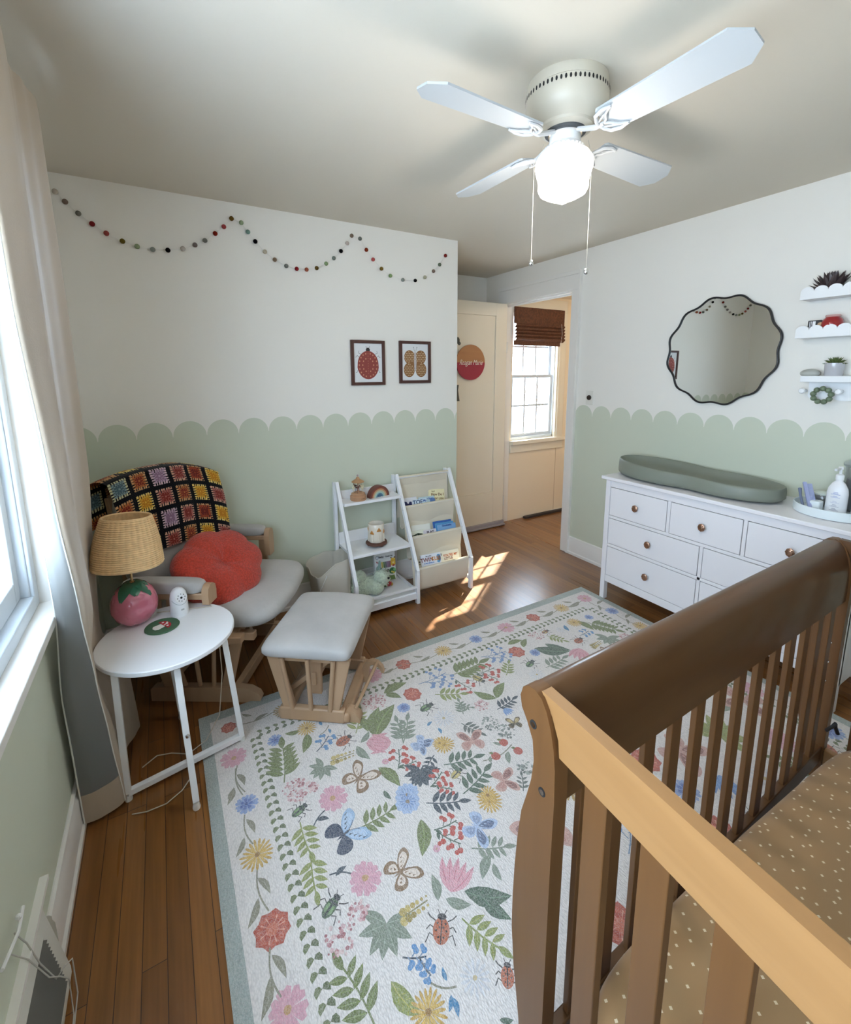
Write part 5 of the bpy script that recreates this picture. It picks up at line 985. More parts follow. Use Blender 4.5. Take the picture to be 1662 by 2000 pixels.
    # middle sling
    book('picture_book', 1.455, .125, 2.594, .315, .125, 0, '#DEE0CF', 'pale green and black patterned picture book in middle sling', writing=(('P', [(-.062,.02),(-.062,.10),(-.03,.098),(.01,.108),(.045,.098),(.05,.02)], '#2B3A22'), ('P', circ(-.03,.085,.008), '#C9D2C4'), ('P', circ(.0,.095,.006), '#C9D2C4'), ('P', circ(.022,.088,.006), '#C9D2C4')))
    book('picture_book', 1.500, .15, 2.613, .315, .155, .04, '#E2E2DA', 'plain off-white picture book at the back of middle sling')
    book('picture_book', 1.560, .105, 2.588, .315, .118, 0, '#DCD6DC', 'pale lilac picture book lettered PLAY in middle sling', writing=(('T','PLAY',.0,.100,.026,'#4A3E46'),))
    for k, (xx, cv, lb) in enumerate(((1.672,'#2D5FA8','deep blue picture book, rearmost of the blue ones in middle sling'),(1.680,'#4E93C4','bright blue thin picture book sandwiched in middle sling'),(1.690,'#7DA9D6','light blue picture book at the front of middle sling'))):
        book('picture_book', xx, .155, 2.598-k*.013, .315, .160-k*.010, .03, cv, lb, th=.008, writing=((('T','Goodnight',.0,.130,.018,'#2A4C8E'),) if k == 2 else ()))
    # bottom sling
    book('picture_book', 1.432, .03, 2.512, .125, .135, 0, '#C9C4B4', 'narrow beige patterned book edge left of the TWINKLE book', writing=(('P', circ(0,.12,.006), '#3A3A3A'),('P', circ(0,.105,.006), '#7A6A4A')))
    book('picture_book', 1.520, .160, 2.508, .120, .165, .03, '#E2E5EE', 'white board book lettered TWINKLE in bottom sling', writing=(
        ('T','TWIN',-.035,.128,.038,'#7A3E3E'),('T','KLE',.03,.128,.036,'#D08A2E'),('T','the perfect',-.02,.152,.010,'#6F7484'),('T','A story about you',-.02,.106,.011,'#5C86C4'),
        ('P', [(.045,.10),(.05,.125),(.042,.14),(.052,.155),(.07,.152),(.078,.13),(.074,.11),(.062,.095)], '#5E9AC9'), ('P', [(.052,.12),(.062,.145),(.075,.14),(.078,.12),(.066,.105)], '#D98A2B')))
    book('picture_book', 1.672, .17, 2.514, .120, .158, .03, '#E9E4D2', "cream board book lettered YOU'RE MY in bottom sling", writing=(('T',"YOU'RE MY",.01,.125,.024,'#C06A40'),('T','LITTLE',-.01,.103,.024,'#8A5A48'),('P', [(-.078,.13),(-.078,.146),(-.062,.146),(-.062,.13)], '#8F8F8C')))
    # carousel
    WN = mat('toy_wood', (.52,.30,.17), .5, grain=(2,(.42,.22,.12,1),30)); cx, cy, z = 1.063, 2.700, .7005
    c = thing('carousel_music_box', 'wooden carousel music box with tiny horses on top tier', 'toy', (cx,cy,z))
    MB().lathe([(0,0),(.050,0),(.053,.004),(.053,.028),(.049,.032),(.043,.034),(.045,.038),(.044,.045),(.036,.050),(.012,.052),(.010,.060),(0,.060)], (cx,cy,z), 40).build('base', WN, c)
    MB().tube([(cx,cy,z+.055),(cx,cy,z+.135)], .004, 8).build('centre_post', WN, c)
    MB().lathe([(.041,0),(.042,.005),(.030,.012),(.014,.022),(.007,.036),(0,.038)], (cx,cy,z+.118), 10).build('canopy', mat('canopy_wood', (.45,.25,.12), .5), c, autos=20)
    MB().ball((cx,cy,z+.163), .007, 8).build('finial', mat('finial_mauve', (.35,.25,.27), .5), c)
    for k in range(5):
        a = 2*PI*k/5+.5; hx, hy = cx+.031*math.cos(a), cy+.031*math.sin(a); tn = Vector((-math.sin(a), math.cos(a), 0)); h0 = Vector((hx,hy,z+.085+.004*(k % 2)))
        h = MB().ball(h0, (.010,.010,.006), 8, M=None); h.tube([h0-tn*.009, h0+tn*.009], [.0055,.006], 7).tube([h0+tn*.007+Vector((0,0,.002)), h0+tn*.012+Vector((0,0,.014))], [.004,.003], 6).tube([h0+tn*.011+Vector((0,0,.015)), h0+tn*.018+Vector((0,0,.009))], [.0035,.002], 6)
        for q in (-.007,.007):
            for r_ in (-.002,.002): h.tube([h0+tn*q, h0+tn*(q+.003)+Vector((math.cos(a)*r_, math.sin(a)*r_, -.018))], .0014, 5)
        h.tube([(hx,hy,z+.05),(hx,hy,z+.12)], .0012, 5)
        h.build('horse', mat('horse_dark', (.12,.045,.035), .5) if k % 2 else mat('horse_cream', (.75,.68,.48), .5), c)
    dd = MB().ball((cx+.020,cy-.0495,z+.016), (.003,.002,.003), 8)
    for k in range(4): dd.ball((cx+.000+k*.0045,cy-.0525,z+.0155), (.0016,.001,.0022), 6)
    dd.build('burnt_mark', mat('burnt', (.03,.015,.01), .7), c)
    # rainbow stacker
    rx, ry = 1.212, 2.705; r = thing('rainbow_stacker', 'painted wooden nesting rainbow on the top tier', 'toy', (rx,ry,.7005))
    for k, (ro, cc) in enumerate(((.0780,'#6E4036'),(.0675,'#8A4A34'),(.0575,'#C08F6A'),(.0475,'#B9B79A'),(.0375,'#9DBDB6'),(.0275,'#5C7F92'))):
        ri = ro-.0092; pf = [(ro*math.cos(PI*i/20), ro*math.sin(PI*i/20)*.98) for i in range(21)]+[(ri*math.cos(PI*i/20), ri*math.sin(PI*i/20)*.98) for i in range(20,-1,-1)]
        MB().prism(pf, (rx,ry-.018,.7005), (.98,.17,0), (0,0,1), (-.006,.040,0)).build('arch', mat('arch_'+cc[1:], cc, .5), r, bevel=.0012)
    MB().ball((rx+.002,ry,.7005+.006), (.014,.018,.0115), 12).build('core', mat('arch_blue', '#4C6C84', .5), r)
    # mushroom pot on wooden slice
    px, py = 1.150, 2.620; g = thing('wood_slice_stand', 'rustic dark wooden slice stand on stubby feet, middle tier', 'stand', (px,py,.396))
    SL = mat('dark_slice', (.15,.065,.04), .6, grain=(0,(.08,.03,.02,1),50)); fn = lambda a, z: 1+.03*math.sin(5*a)+.02*math.cos(3*a+1)
    MB().lathe([(0,.014),(.066,.014),(.071,.019),(.070,.028),(.064,.031),(0,.031)], (px,py,.3955), 36, fn=fn).build('slice', SL, g)
    for k in range(3): a = 2*PI*k/3+5.0; MB().ball((px+.05*math.cos(a), py+.05*math.sin(a), .3955+.011), (.013,.013,.0105), 10).build('foot', SL, g)
    p = thing('mushroom_pot', 'cream ceramic pot with raised orange mushrooms, middle tier', 'pot', (px,py,.427)); CER = mat('cream_ceramic', (.74,.68,.58), .25, coat=.3)
    MB().lathe([(0,0),(.049,0),(.0515,.004),(.0530,.06),(.052,.119),(.050,.122),(.047,.120),(.047,.02),(0,.02)], (px,py,.427), 40).build('pot_body', CER, p)
    for k in range(7):
        a = 2*PI*k/7+.15; zz = .427+(.078 if k % 2 else .060); rr = .0525; rad = Vector((math.cos(a),math.sin(a),0)); tn = Vector((-math.sin(a),math.cos(a),0)); cpt = Vector((px,py,zz))+rad*rr
        s = MB().tube([Vector((px,py,.43))+rad*.0525, cpt], [.0045,.003], 6); s.build('mushroom_stem', CER, p)
        cp = MB().grid(9, 6, lambda u, v: cpt+tn*(u-.5)*.032*(1-v**1.5)+Vector((0,0,1))*(.027*v+.004*math.cos((u-.5)*PI)*0)+rad*(.004*math.sin(PI*u)*math.sin(PI*(v*.8+.2)))); cp.build('mushroom_cap', mat('amber_glaze', (.48,.20,.035), .3), p, autos=0)
    # art kit box
    kx, ky = 1.250, 2.705; k = thing('craft_kit', 'white children craft kit bag with red handle and giraffe, lowest tier', 'toy', (kx,ky,.083))
    M = frame((kx,ky,.083), (.98,-.10,0), (.02,.16,1)) @ Matrix.Diagonal((1.25,1.25,1.1,1)); pm = lambda m: (setattr(m, 'v', [tuple(M @ Vector(p)) for p in m.v]), m)[1]
    pm(MB().box(-.062,.062,0,.175,-.016,.016)).build('pack_body', mat('pack_white', (.80,.80,.78), .3), k, bevel=.004)
    pm(MB().prism([(-.045,.178),(-.045,.168),(-.03,.160),(.03,.160),(.045,.168),(.045,.178),(.035,.172),(-.035,.172)], (0,.006,.0165), (1,0,0), (0,1,0), (0,0,.003))).build('red_handle', mat('red_plastic', (.38,.02,.02), .3), k)
    pm(MB().box(-.062,.062,.158,.186,-.004,.006)).build('header', mat('clear_sleeve', (.55,.55,.48), .3), k)
    textm('lettering', 'baby einstein', .0155, M @ Matrix.Translation((.006,.140,.0166)), mat('ink_2E2A2A','#2E2A2A',.6), k, .0002, off=.0004)
    art = MB(); cols = ['#D9B93A','#B9C24A','#4E7A3A','#3E5A34','#5E5A6A','#7A5A7A','#8C4A7A','#6E3A5A','#A03A34']
    for i, c_ in enumerate(cols): art.box(-.022+i*.0062,-.0172+i*.0062,.078,.112,.0162,.0168, 0, c_)
    def gp(pts, c_, z=.0165): art.prism(pts, (0,0,z), (1,0,0), (0,1,0), (0,0,.0004), 0, c_)
    gp(circ(-.045,.140,.010), '#7C8AA0'); gp(circ(-.045,.140,.0075), '#E2E4E8', .0168); gp([(-.052,.122),(-.042,.112),(-.034,.114),(-.040,.108),(-.050,.112)], '#A8343A')
    gp([(.033,.085),(.033,.118),(.040,.126),(.052,.126),(.060,.118),(.060,.085)], '#E3B23C'); gp(circ(.036,.128,.004), '#7A4A20', .0167); gp(circ(.057,.128,.004), '#7A4A20', .0167); gp(circ(.041,.112,.002), '#222222', .017); gp(circ(.053,.112,.002), '#222222', .017); gp(circ(.047,.100,.006,.7), '#F0D9A0', .017)
    gp(circ(.048,.084,.008,.6), '#B23A30', .017); gp(circ(.040,.055,.020,.9), '#3E7A4E'); gp(circ(.052,.060,.008), '#7FB77E', .017); gp(circ(.046,.045,.006), '#D9C24A', .0172); gp(circ(.036,.050,.005), '#E0D070', .0172)
    gp(circ(.012,.060,.008), '#3A2A2A'); gp([(-.02,.03),(-.02,.05),(.0,.06),(.01,.04),(.0,.03)], '#4E6A3A'); gp([(-.01,.005),(-.01,.03),(.05,.03),(.055,.005)], '#6E8A4A')
    pm(art).build('pack_print', mat('pack_print', (1,1,1), .4, attr=True), k, autos=0)
    ap = thing('toy_apple', 'small red and green toy fruit lying beside the craft kit', 'toy', (1.232,2.625,.083))
    MB().ball((1.232,2.628,.083+.021), (.026,.024,.0215), 16).build('fruit_body', mat('red_plastic', 0), ap); MB().ball((1.212,2.622,.083+.012), (.014,.014,.0125), 10).build('leaf_part', mat('toy_green', (.12,.16,.04), .5), ap); MB().ball((1.256,2.62,.083+.011), (.010,.010,.0115), 10).build('yellow_part', mat('toy_yellow', (.6,.35,.08), .5), ap)
    # plush animal
    PM = mat('mint_plush', (.64,.74,.58), .95, spec=.05, sheen=.6, bump=(130,1.0,.012), var=(60,.25)); PD = mat('mint_plush_dark', (.24,.32,.26), .95, sheen=.3); rr = random.Random(2)
    pl = thing('plush_bunny', 'mint green fluffy plush animal lying on the lowest tier', 'soft toy', (1.10,2.60,.083))
    fz = lambda p: 1+.02*math.sin(23*p.x+7*p.z)*math.sin(19*p.y)+rr.uniform(-.014,.014)
    body = MB().ball((1.060,2.600,.083+.056), (.105,.062,.0565), 44, fn=fz).ball((1.020,2.625,.083+.10), (.055,.045,.062), 36, fn=fz).ball((1.115,2.56,.083+.045), (.05,.045,.045), 30, fn=fz)
    # loose tufts
    for _ in range(260):
        p = Vector((rr.gauss(0,1), rr.gauss(0,1), rr.gauss(0,1))).normalized(); 
        if p.z < -.5: continue
        q = Vector((1.060+.105*p.x, 2.600+.062*p.y, .139+.0565*p.z)); d = (p+Vector((.4,-.2,-.5))).normalized(); body.tube([q, q+d*.010+p*.004, q+d*.018], [.0022,.0016,.0006], 4)
    body.build('plush_body', PM, pl, autos=0)
    hc = Vector((1.158,2.575,.083+.098)); hd = MB().ball(hc, (.054,.051,.055), 40, fn=fz).ball(hc+Vector((.034,-.016,-.012)), (.022,.020,.020), 24, fn=fz)
    for _ in range(160):
        p = Vector((rr.gauss(0,1), rr.gauss(0,1), rr.gauss(0,1))).normalized(); q = hc+Vector((.054*p.x,.051*p.y,.055*p.z)); d = (p+Vector((.2,-.2,-.5))).normalized()
        if (p-Vector((.45,-.85,.1)).normalized()).length < .5: continue
        hd.tube([q, q+d*.009+p*.003, q+d*.016], [.002,.0014,.0005], 4)
    hd.build('plush_head', PM, pl, autos=0)
    for s_, (ex, ez) in enumerate(((-.030,.030),(.0,.045))): MB().ball(hc+Vector((ex,-.018+.045*s_,ez)), (.021,.011,.031), 16, M=Matrix.Rotation(-.5, 3, 'Y')).build('ear', PM if s_ == 0 else PD, pl, autos=0)
    for a in ((.031,-.049,.011),): MB().ball(hc+Vector(a), .0080, 12).build('eye', mat('eye_black', (.005,.005,.005), .1), pl)
    MB().ball(hc+Vector((.054,-.022,-.012)), (.005,.005,.004), 8).build('nose', mat('nose_pink', (.5,.3,.28), .6), pl)
    MB().lathe([(.009,0),(.010,.03),(.008,.058),(.004,.072),(0,.075)], hc+Vector((-.004,.02,.040)), 12, M=Matrix.Rotation(.06,3,'Y').to_4x4()).build('horn', mat('teal_horn', (.22,.34,.31), .6), pl)
    # canvas bin left of the rack
    bx, by = .842, 2.66; CN = mat('bin_canvas', (.60,.56,.48), .9, bump=(200,.4,.002), var=(4,.08)); bn = thing('fabric_bin', 'limp cream canvas storage bin leaning behind the ladder shelf', 'storage bin', (bx,by,0))
    def binw(u, v, inn=0):
        a = 2*PI*u; ex = .45; c, s = math.cos(a), math.sin(a); x = math.copysign(abs(c)**ex, c); y = math.copysign(abs(s)**ex, s); w = 1+.10*v; slump = .035*v*math.sin(3*a+1); lft = max(0,-x)
        top = .36-.085*lft*v*(1 if y < .2 else .6)+.01*math.sin(4*a)
        return (bx+(.105*w-inn+slump*.3)*x-.02*lft*v**2, by+(.108*w-inn)*y*.98-.0, .002+v*(top-.002))
    MB().grid(64, 18, lambda u, v: binw(u, v), cu=True).grid(64, 14, lambda u, v: binw(u, .05+.95*v, .005), cu=True).add([binw(k/40,0) for k in range(40)], [tuple(range(40))[::-1]]).build('bin_body', CN, bn, autos=0)
    MB().tube([Vector(binw(k/64,1,.0025)) for k in range(64)], .004, 6, closed=True).build('rim', CN, bn, autos=0)
    MB().tube([(bx-.115,by-.113,.01),(bx-.112,by-.12,.2),(bx-.06,by-.122,.30)], .003, 6).build('seam', mat('seam_light', 0), bn)
rack()
# ---------------------------------------------------------------- ceiling fan
def fan():
    cx, cy = 1.235, 1.188; t = thing('ceiling_fan', 'ceiling fan with four white blades and glowing schoolhouse globe', 'fan', (cx,cy,H)); CR = mat('fan_cream', (.62,.57,.47), .35)
    MB().lathe([(0,H),(.126,H),(.128,H-.01),(.127,H-.03),(.132,H-.034),(.132,H-.055),(.130,H-.075),(.122,H-.098),(.100,H-.118),(.088,H-.126),(.086,H-.134),(.070,H-.140),(0,H-.140)], (cx,cy,0), 64).build('motor_housing', CR, t, autos=35)
    sl = MB()
    for k in range(60): a = 2*PI*k/60; c = Vector((cx+.1318*math.cos(a), cy+.1318*math.sin(a), H-.0445)); tn = Vector((-math.sin(a),math.cos(a),0)); sl.add([c+tn*.0036*math.cos(q)+Vector((0,0,.0072*math.sin(q)))+Vector((math.cos(a),math.sin(a),0))*.0008 for q in [PI*i/4 for i in range(8)]], [tuple(range(8))])
    sl.build('vent_hole', DARK, t, autos=0)['kind'] = 'stuff'
    MB().lathe([(.066,H-.138),(.066,H-.144),(.055,H-.146),(.054,H-.150)], (cx,cy,0), 40).build('flywheel', mat('dark_grey', (.08,.085,.09), .5), t)
    MB().lathe([(.048,H-.145),(.048,H-.150),(.050,H-.152),(.050,H-.178),(.056,H-.185),(.058,H-.190),(.058,H-.196),(.052,H-.200)], (cx,cy,0), 40).build('switch_housing', WHITE2, t)
    rp = MB()
    for k in range(26): a = 2*PI*k/26; rp.ball((cx+.0585*math.cos(a), cy+.0585*math.sin(a), H-.191), (.006,.006,.004), 8)
    rp.build('rope_band', WHITE2, t)
    BW = mat('blade_white', (.50,.53,.55), .5)
    zb = 2.268
    for k in range(4):
        a = math.radians(2+90*k); rv = Vector((math.cos(a), math.sin(a), 0)); tv = Vector((-math.sin(a), math.cos(a), 0)); pit = math.radians(12); tw = tv*math.cos(pit)+Vector((0,0,1))*math.sin(pit)
        tw = tv*math.cos(pit)-Vector((0,0,1))*math.sin(pit)*(1)
        c0 = Vector((cx,cy,zb)); pf = [(.150,-.045),(.158,-.054),(.520,-.066),(.556,-.030),(.560,-.026),(.560,.026),(.556,.030),(.520,.066),(.158,.054),(.150,.045)]
        up = rv.cross(tw).normalized()
        MB().prism(pf, c0+up*.003, rv, tw, up*.006).build('blade', BW, t, bevel=.001)
        ir = MB(); f = lambda r, w, z: c0+rv*r+tw*w+up*z
        ir.tube([Vector((cx,cy,H-.150))+rv*.052, Vector((cx,cy,H-.162))+rv*.082, f(.125,0,-.004), f(.150,0,-.003)], [.007,.008,.008,.006], 8)
        for s in (-1,1):
            ir.tube([f(.135,0,-.003), f(.138,s*.018,-.004), f(.150,s*.040,-.004), f(.178,s*.050,-.003), f(.205,s*.046,-.002)], [.006,.006,.006,.0055,.004], 8)
            ir.tube([f(.152,0,-.003), f(.168,s*.012,-.003), f(.178,s*.030,-.003), f(.205,s*.046,-.002)], [.004,.004,.004,.003], 6)
            ir.tube([f(.140,s*.012,-.003), f(.172,s*.030,-.003)], .003, 6)
            ir.ball(f(.203,s*.044,-.004), (.004,.004,.003), 6)
        ir.build('blade_bracket', mat('bracket_white', (.60,.61,.62), .35), t)
    glow = bpy.data.materials.new('opal_glass_lit'); glow.use_nodes = True; n, l = nt(glow); b = n['Principled BSDF']; b.inputs['Base Color'].default_value = (.8,.78,.76,1); b.inputs['Roughness'].default_value = .2; b.inputs['Emission Color'].default_value = (1,.93,.84,1); gz = n.new('ShaderNodeNewGeometry'); sz = n.new('ShaderNodeSeparateXYZ'); l.new(gz.outputs['Position'], sz.inputs[0]); mz = n.new('ShaderNodeMapRange'); l.new(sz.outputs['Z'], mz.inputs['Value']); mz.inputs['From Min'].default_value = 2.13; mz.inputs['From Max'].default_value = 2.215; mz.inputs['To Min'].default_value = 8; mz.inputs['To Max'].default_value = .45; l.new(mz.outputs['Result'], b.inputs['Emission Strength'])
    MB().lathe([(r*1.04, CAMH+(z-CAMH)*1.04) for r, z in [(0.052, 2.216), (0.06, 2.214), (0.078, 2.203), (0.089, 2.186), (0.0905, 2.168), (0.086, 2.15), (0.08, 2.132), (0.079, 2.118), (0.079, 2.104), (0.072, 2.09), (0.05, 2.078), (0.03, 2.072), (0.015, 2.063), (0.004, 2.058), (0, 2.058)]], (cx,cy,0), 56).build('glass_globe', glow, t, autos=0)
    for (x, y, z0, z1) in ((cx-.048,cy+.058,H-.165,1.895),(cx+.062,cy-.055,H-.170,1.858)):
        hx, hy = (cx-.075, cy+.062) if x < cx else (cx+.062, cy-.062)
        ch = MB().tube([(cx+(x-cx)*.9,cy+(y-cy)*.9,z0),(hx,hy,2.21),(hx,hy,z1+.01)], .0006, 5)
        n_b = 72
        for k in range(n_b): ch.ball((hx,hy,z1+.012+(2.18-z1)*k/n_b), .0012, 5)
        c_ = ch.build('pull_chain', mat('chain_silver', (.55,.54,.50), .3, .9), t)
        MB().ball((hx,hy,z1), (.0085,.0085,.0115), 14).build('chain_bob', CHROME, c_)
    light('globe_lamp', 'POINT', (cx,cy,2.05), (0,0,0), 5, (1,.93,.84), shadow_soft_size=.06)
fan()
# ---------------------------------------------------------------- pictures, garland, door sign
def walldecor():
    FRM = mat('frame_walnut', (.09,.028,.018), .4, grain=(2,(.05,.015,.01,1),40)); PAP = mat('art_paper', (.72,.73,.74), .8)
    def pic(x0, x1, z0, z1, name, lab):
        t = thing(name, lab, 'picture', ((x0+x1)/2,YB,(z0+z1)/2), 'framed insect prints')
        w = .020; m = MB(); y0, y1 = YB-.020, YB-.001
        m.box(x0,x0+w,y0,y1,z0,z1).box(x1-w,x1,y0,y1,z0,z1).box(x0+w,x1-w,y0,y1,z0,z0+w).box(x0+w,x1-w,y0,y1,z1-w,z1); m.build('picture_frame', FRM, t, bevel=.0015)
        MB().box(x0+w*.8,x1-w*.8,YB-.010,YB-.004,z0+w*.8,z1-w*.8).build('paper', PAP, t); return t, (x0+x1)/2, (z0+z1)/2
    RED = '#8B3E38'; TAN = '#C98F6C'; BLK = '#2A2A2A'; BRN = '#8A6038'
    lay = [YB-.0102]
    def P(m, pts, c): lay[0] -= .000012; m.poly([(p[0], lay[0], p[1]) for p in pts], 0, c)
    circ = lambda cx, cz, rx, rz, n=24: [(cx+rx*math.cos(2*PI*k/n), cz+rz*math.sin(2*PI*k/n)) for k in range(n)]
    def ln(m, pts, w, c):
        for a, b in zip(pts, pts[1:]):
            d = Vector((b[0]-a[0], b[1]-a[1])).normalized(); n = Vector((-d.y,d.x))*w/2; P(m, [(a[0]+n.x,a[1]+n.y),(b[0]+n.x,b[1]+n.y),(b[0]-n.x,b[1]-n.y),(a[0]-n.x,a[1]-n.y)], c)
    AM = mat('art_print', (1,1,1), .7, attr=True)
    t, cx, cz = pic(1.085,1.325,1.440,1.731,'framed_print','walnut framed print of a spotted red ladybug'); m = MB()
    for s in (-1,1):
        ln(m, [(cx+s*.045,cz+.055),(cx+s*.066,cz+.062),(cx+s*.064,cz+.078)], .002, BLK); ln(m, [(cx+s*.055,cz+.030),(cx+s*.076,cz+.048),(cx+s*.080,cz+.038),(cx+s*.088,cz+.036)], .002, BLK)
        ln(m, [(cx+s*.058,cz-.040),(cx+s*.075,cz-.048),(cx+s*.080,cz-.062),(cx+s*.087,cz-.062)], .002, BLK); ln(m, [(cx+s*.006,cz+.092),(cx+s*.014,cz+.108)], .002, BLK)
    ln(m, [(cx+.001,cz-.088),(cx+.002,cz-.108)], .002, BLK)
    P(m, circ(cx,cz+.084,.0145,.014), BLK); P(m, [(cx+.077*math.cos(a)*(1 if math.sin(a) < 0 else .97), cz-.010+.092*math.sin(a)-.004) for a in [2*PI*k/40 for k in range(40)]], RED)
    for k in range(9): P(m, circ(cx,cz+.060-.016*k,.0016,.003,8), TAN)
    for ring, n in ((.030,5),(.052,9),(.062,0)):
        for k in range(n):
            for s in (-1,1):
                a = -PI/2+PI*(k+.5)/n; P(m, circ(cx+s*(ring*math.cos(a)*1.1+.006), cz-.014+ring*1.42*math.sin(a), .0042,.0052,10), TAN)
    m.build('artwork', AM, t, autos=0)
    t, cx, cz = pic(1.436,1.683,1.448,1.736,'framed_print','walnut framed print of a dotted brown butterfly'); m = MB()
    for s in (-1,1):
        P(m, circ(cx+s*.044,cz+.034,.042,.048,30), BRN); P(m, circ(cx+s*.047,cz-.052,.043,.050,30), BRN); P(m, [(cx,cz+.04),(cx+s*.03,cz+.0),(cx+s*.03,cz-.03),(cx,cz-.03)], BRN)
        for (oz, rr, ox) in ((.034,.042,.044),(-.052,.043,.047)):
            for i in range(-3,4):
                for j in range(-3,4):
                    xx, zz = i*.0125+(j % 2)*.006, j*.0125
                    if xx*xx+zz*zz < (rr-.004)**2: P(m, circ(cx+s*(ox+xx),cz+oz+zz,.0028,.0036,8), '#DCC7A2')
        ln(m, [(cx+s*.003,cz+.072),(cx+s*.013,cz+.100)], .0015, BLK); P(m, circ(cx+s*.014,cz+.102,.003,.003,8), BLK)
    P(m, [(cx-.008,cz+.070),(cx+.008,cz+.070),(cx+.010,cz),(cx+.006,cz-.062),(cx-.006,cz-.062),(cx-.010,cz)], '#CFC9C6')
    for k in range(14): P(m, [(cx-.009,cz+.064-.009*k),(cx+.009,cz+.064-.009*k),(cx+.009,cz+.0605-.009*k),(cx-.009,cz+.0605-.009*k)], '#8A7F84')
    m.build('artwork', AM, t, autos=0)
    # felt ball garland: one string, each ball a part
    G = [(-0.337,2.354),(-0.304,2.316),(-0.259,2.272),(-0.21,2.233),(-0.157,2.198),(-0.094,2.17),(-0.034,2.153),(0.033,2.147),(0.101,2.152),(0.171,2.168),(0.23,2.194),(0.28,2.223),(0.333,2.265),(0.379,2.306),(0.421,2.354),(0.47,2.34),(0.502,2.297),(0.538,2.252),(0.587,2.203),(0.639,2.166),(0.703,2.139),(0.763,2.129),(0.822,2.131),(0.884,2.146),(0.944,2.178),(0.994,2.215),(1.042,2.262),(1.084,2.313),(1.115,2.361),(1.17,2.351),(1.211,2.29),(1.256,2.237),(1.314,2.187),(1.378,2.15),(1.469,2.132),(1.564,2.137),(1.64,2.165),(1.709,2.212),(1.759,2.26),(1.807,2.325)]
    cl = 'cdefghijkcdeghfijkcdehgfijkcedhgfijkcdeh'
    order = ['#B9B0A2','#7A6A60','#6E6E66','#6E2024','#9A4A44','#6A5A22','#8E9A78','#8E9690','#08080C','#B7AFA6','#7A706C','#77776F','#7C2216','#9C3F40','#6A5020','#8A9878','#6E8A80','#08080C','#B3A896','#7E6A56','#6C706C','#7E1E22','#9A5640','#5A4620','#869A70','#77817A','#08080C','#B9ADA6','#7A6A5C','#6C706A','#7E3018','#A44E4C','#76602A','#7E9464','#868C86','#08080C','#ABA890','#7E6A5E','#66705E','#7E2A26']
    t = thing('felt_ball_garland', 'garland of small coloured felt balls swagged along the wall top', 'garland', (.8,YB,2.2))
    MB().tube([(x,YB-.014,z) for x, z in G], .0008, 5).build('string', mat('string_white', (.75,.74,.70), .7), t)
    base = {}
    for (x, z), c in zip(G, order):
        MB().ball((x,YB-.014,z), .0122, 14).build('felt_ball', mat('felt_'+c[1:], c, .95, spec=.1, bump=(300,.5,.002)), t)
    # door sign
    sx, sz = 2.462, 1.610; y = 3.398; t = thing('name_sign', 'round door sign, tan wood above and crimson below, white script', 'sign', (sx,y,sz)); r = .158
    MB().prism([(r*math.cos(PI*k/30), r*math.sin(PI*k/30)) for k in range(31)], (sx,y+.005,sz), (1,0,0), (0,0,1), (0,-.010,0)).build('wood_half', mat('sign_wood', (.50,.24,.10), .6, grain=(0,(.40,.17,.07,1),25)), t)
    MB().prism([(r*math.cos(-PI*k/30), r*math.sin(-PI*k/30)) for k in range(31)], (sx,y+.005,sz), (1,0,0), (0,0,1), (0,-.010,0)).build('crimson_half', mat('sign_crimson', (.34,.018,.045), .5), t)
    textm('lettering', 'Reagan Marie', .068, frame((sx,y-.0065,sz-.002), (1,0,0), (0,0,1)), mat('sign_white', (.85,.80,.72), .5), t, .001, shear=.45, sx=.70, off=-.0006)
    # ornaments just peeking past the corner of the closet wall
    h1 = MB().ball((2.318,3.395,1.80), (.022,.008,.030), 10).ball((2.332,3.392,1.775), (.018,.008,.016), 8); tag(h1.build('hanging_ornament', mat('ornament_grey', (.10,.10,.085), .7)), 'dark leafy ornament peeking past wall corner above the door sign', 'ornament')
    h2 = MB().prism([(-.03,-.07),(.022,-.07),(.012,-.02),(.004,.03),(.012,.075),(-.03,.075)], (2.320,3.402,1.335), (1,0,0), (0,0,1), (0,-.008,0)); tag(h2.build('hanging_ribbon', mat('ornament_grey', 0)), 'grey ribbon tail peeking past wall corner below the door sign', 'ornament')
    # draught stopper on the door bottom
    ds = MB().bar((2.14,3.392,.030), (2.885,3.392,.030), .022, .045).bar((2.42,3.380,.014), (2.89,3.380,.014), .03, .02); tag(ds.build('draught_stopper', mat('grey_fabric_strip', (.33,.31,.34), .8), bevel=.005), 'grey draught stopper strip along the bottom of the open door', 'draught stopper')
    # hall: woven shade
    t = thing('woven_roman_shade', 'brown woven wood roman shade half raised over the hallway window', 'window shade', (3.32,3.42,2.1)); WV = mat('woven_bamboo', (.13,.045,.020), .7, var=(60,.5), bump=(90,.8,.004))
    MB().box(2.998,3.665,3.425,3.440,1.985,2.140).build('valance', WV, t)
    for k in range(5):
        z = 1.955-.032*k; MB().grid(12, 8, lambda u, v, z=z, k=k: (2.999+.658*u, 3.435-.030*math.sin(PI*v)-.002*k, z+.034-.044*v+.006*math.sin(PI*v))).build('fold', WV, t, autos=0)
    MB().box(2.999,3.640,3.432,3.437,1.780,1.825).build('bottom_slat', WV, t)
    cdm = MB().tube([(3.60,3.40,2.0),(3.612,3.40,1.90),(3.60,3.402,1.79)], .0018, 5); cdm.build('pull_cord', mat('string_white', 0), t)
    # hall floor strip
    struct('trim_hall_threshold', MB().box(3.2,4.2,3.405,3.445,.0,.022), mat('dark_base', (.04,.035,.035), .6))
    struct('trim_hall_seam', MB().box(3.650,3.654,3.4585,3.462,.02,.80), mat('seam_brown', (.45,.33,.22), .7))
walldecor()
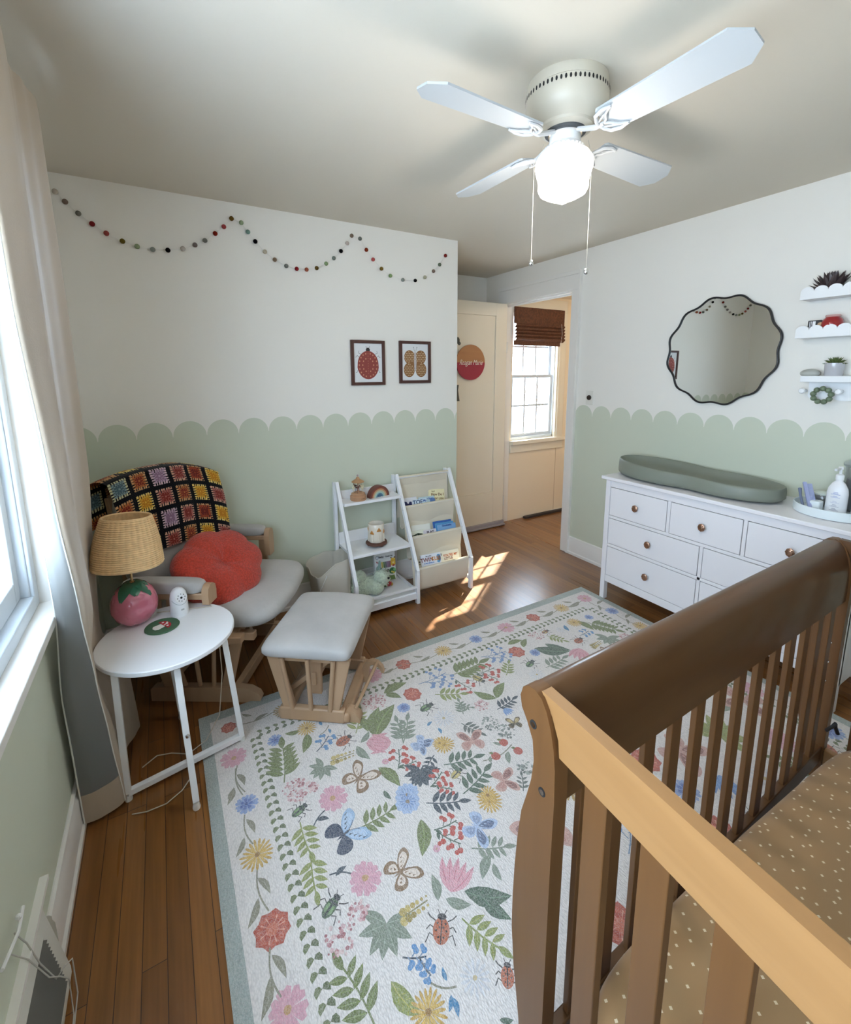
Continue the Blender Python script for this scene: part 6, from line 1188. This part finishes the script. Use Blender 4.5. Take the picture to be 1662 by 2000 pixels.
def hall_fill():  # lamp added out of view to brighten and warm the hall
    t = thing('hall_fill_lamp', 'added frosted dome lamp, out of view, that warms the hallway', 'ceiling light', (3.75,2.1,2.26))
    MB().lathe([(.13,2.26),(.13,2.245),(.12,2.24)], (3.75,2.1,0), 32).build('light_base', TRIM, t)
    MB().lathe([(.12,2.245),(.115,2.21),(.08,2.18),(.03,2.165),(0,2.163)], (3.75,2.1,0), 32).build('dome', mat('fill_dome_lit', (.8,.75,.65), .3, emit=((1,.80,.56),22)), t)
hall_fill()
# ---------------------------------------------------------------- heat register and cords on the left wall
def register():
    t = thing('heat_register', 'white baseboard heat register with dark slatted grille', 'heat register', (-.35,.9,.1)); RG = mat('register_white', (.66,.66,.60), .5); y0, y1 = .55, 1.235
    pf = [(0,.005),(.040,.005),(.046,.03),(.046,.05),(.012,.255),(0,.262)]
    m = MB(); m.prism(pf, (-.369,y1-.045,0), (1,0,0), (0,0,1), (0,.045,0)); m.prism(pf, (-.369,y0,0), (1,0,0), (0,0,1), (0,.03,0))
    m.prism([(0,.215),(.020,.215),(.012,.255),(0,.262)], (-.369,y0+.03,0), (1,0,0), (0,0,1), (0,y1-y0-.075,0)).prism([(0,.005),(.040,.005),(.046,.03),(.046,.055),(.036,.062),(0,.062)], (-.369,y0+.03,0), (1,0,0), (0,0,1), (0,y1-y0-.075,0))
    m.build('register_frame', RG, t, bevel=.002)
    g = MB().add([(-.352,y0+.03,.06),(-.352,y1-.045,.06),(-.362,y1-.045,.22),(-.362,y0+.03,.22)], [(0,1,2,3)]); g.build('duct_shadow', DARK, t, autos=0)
    gr = MB()
    for k in range(13): z = .066+.0118*k; gr.bar((-.3265-.0019*k,y0+.03,z), (-.3265-.0019*k,y1-.045,z), .010, .003, side=(1,0,-.5))
    gr.build('grille', mat('grille_grey', (.12,.115,.10), .5), t)
    struct('baseboard_left_cap', MB().box(-.37,-.352,.55,1.30,.262,.275), TRIM)
    c1 = MB().tube([(-.366,1.10,.36),(-.357,1.12,.30),(-.345,1.13,.22),(-.322,1.125,.165),(-.308,1.14,.17),(-.300,1.165,.15),(-.298,1.155,.06),(-.305,1.09,.012),(-.30,.95,.008)], .0016, 6)
    c2 = MB().tube([(-.366,1.07,.345),(-.353,1.10,.28),(-.330,1.115,.19),(-.316,1.13,.16),(-.305,1.14,.13),(-.302,1.12,.05),(-.305,1.02,.010)], .0014, 6)
    CW = mat('cord_grey', (.5,.49,.45), .5)
    tag(c1.build('blind_cord', CW), 'white cord looping down over the heat register to the floor, outer strand', 'cord', 'cords at the heat register'); tag(c2.build('blind_cord', CW), 'thinner white cord hanging over the heat register grille, inner strand', 'cord', 'cords at the heat register')
    tag(MB().tube([(-.352,.98,.42),(-.352,1.075,.385),(-.352,1.12,.395)], .0035, 6).ball((-.352,1.09,.405), .006, 8).build('wand_hook', WHITE2), 'small white wand end sticking out from the wall over register', 'hook')
register()
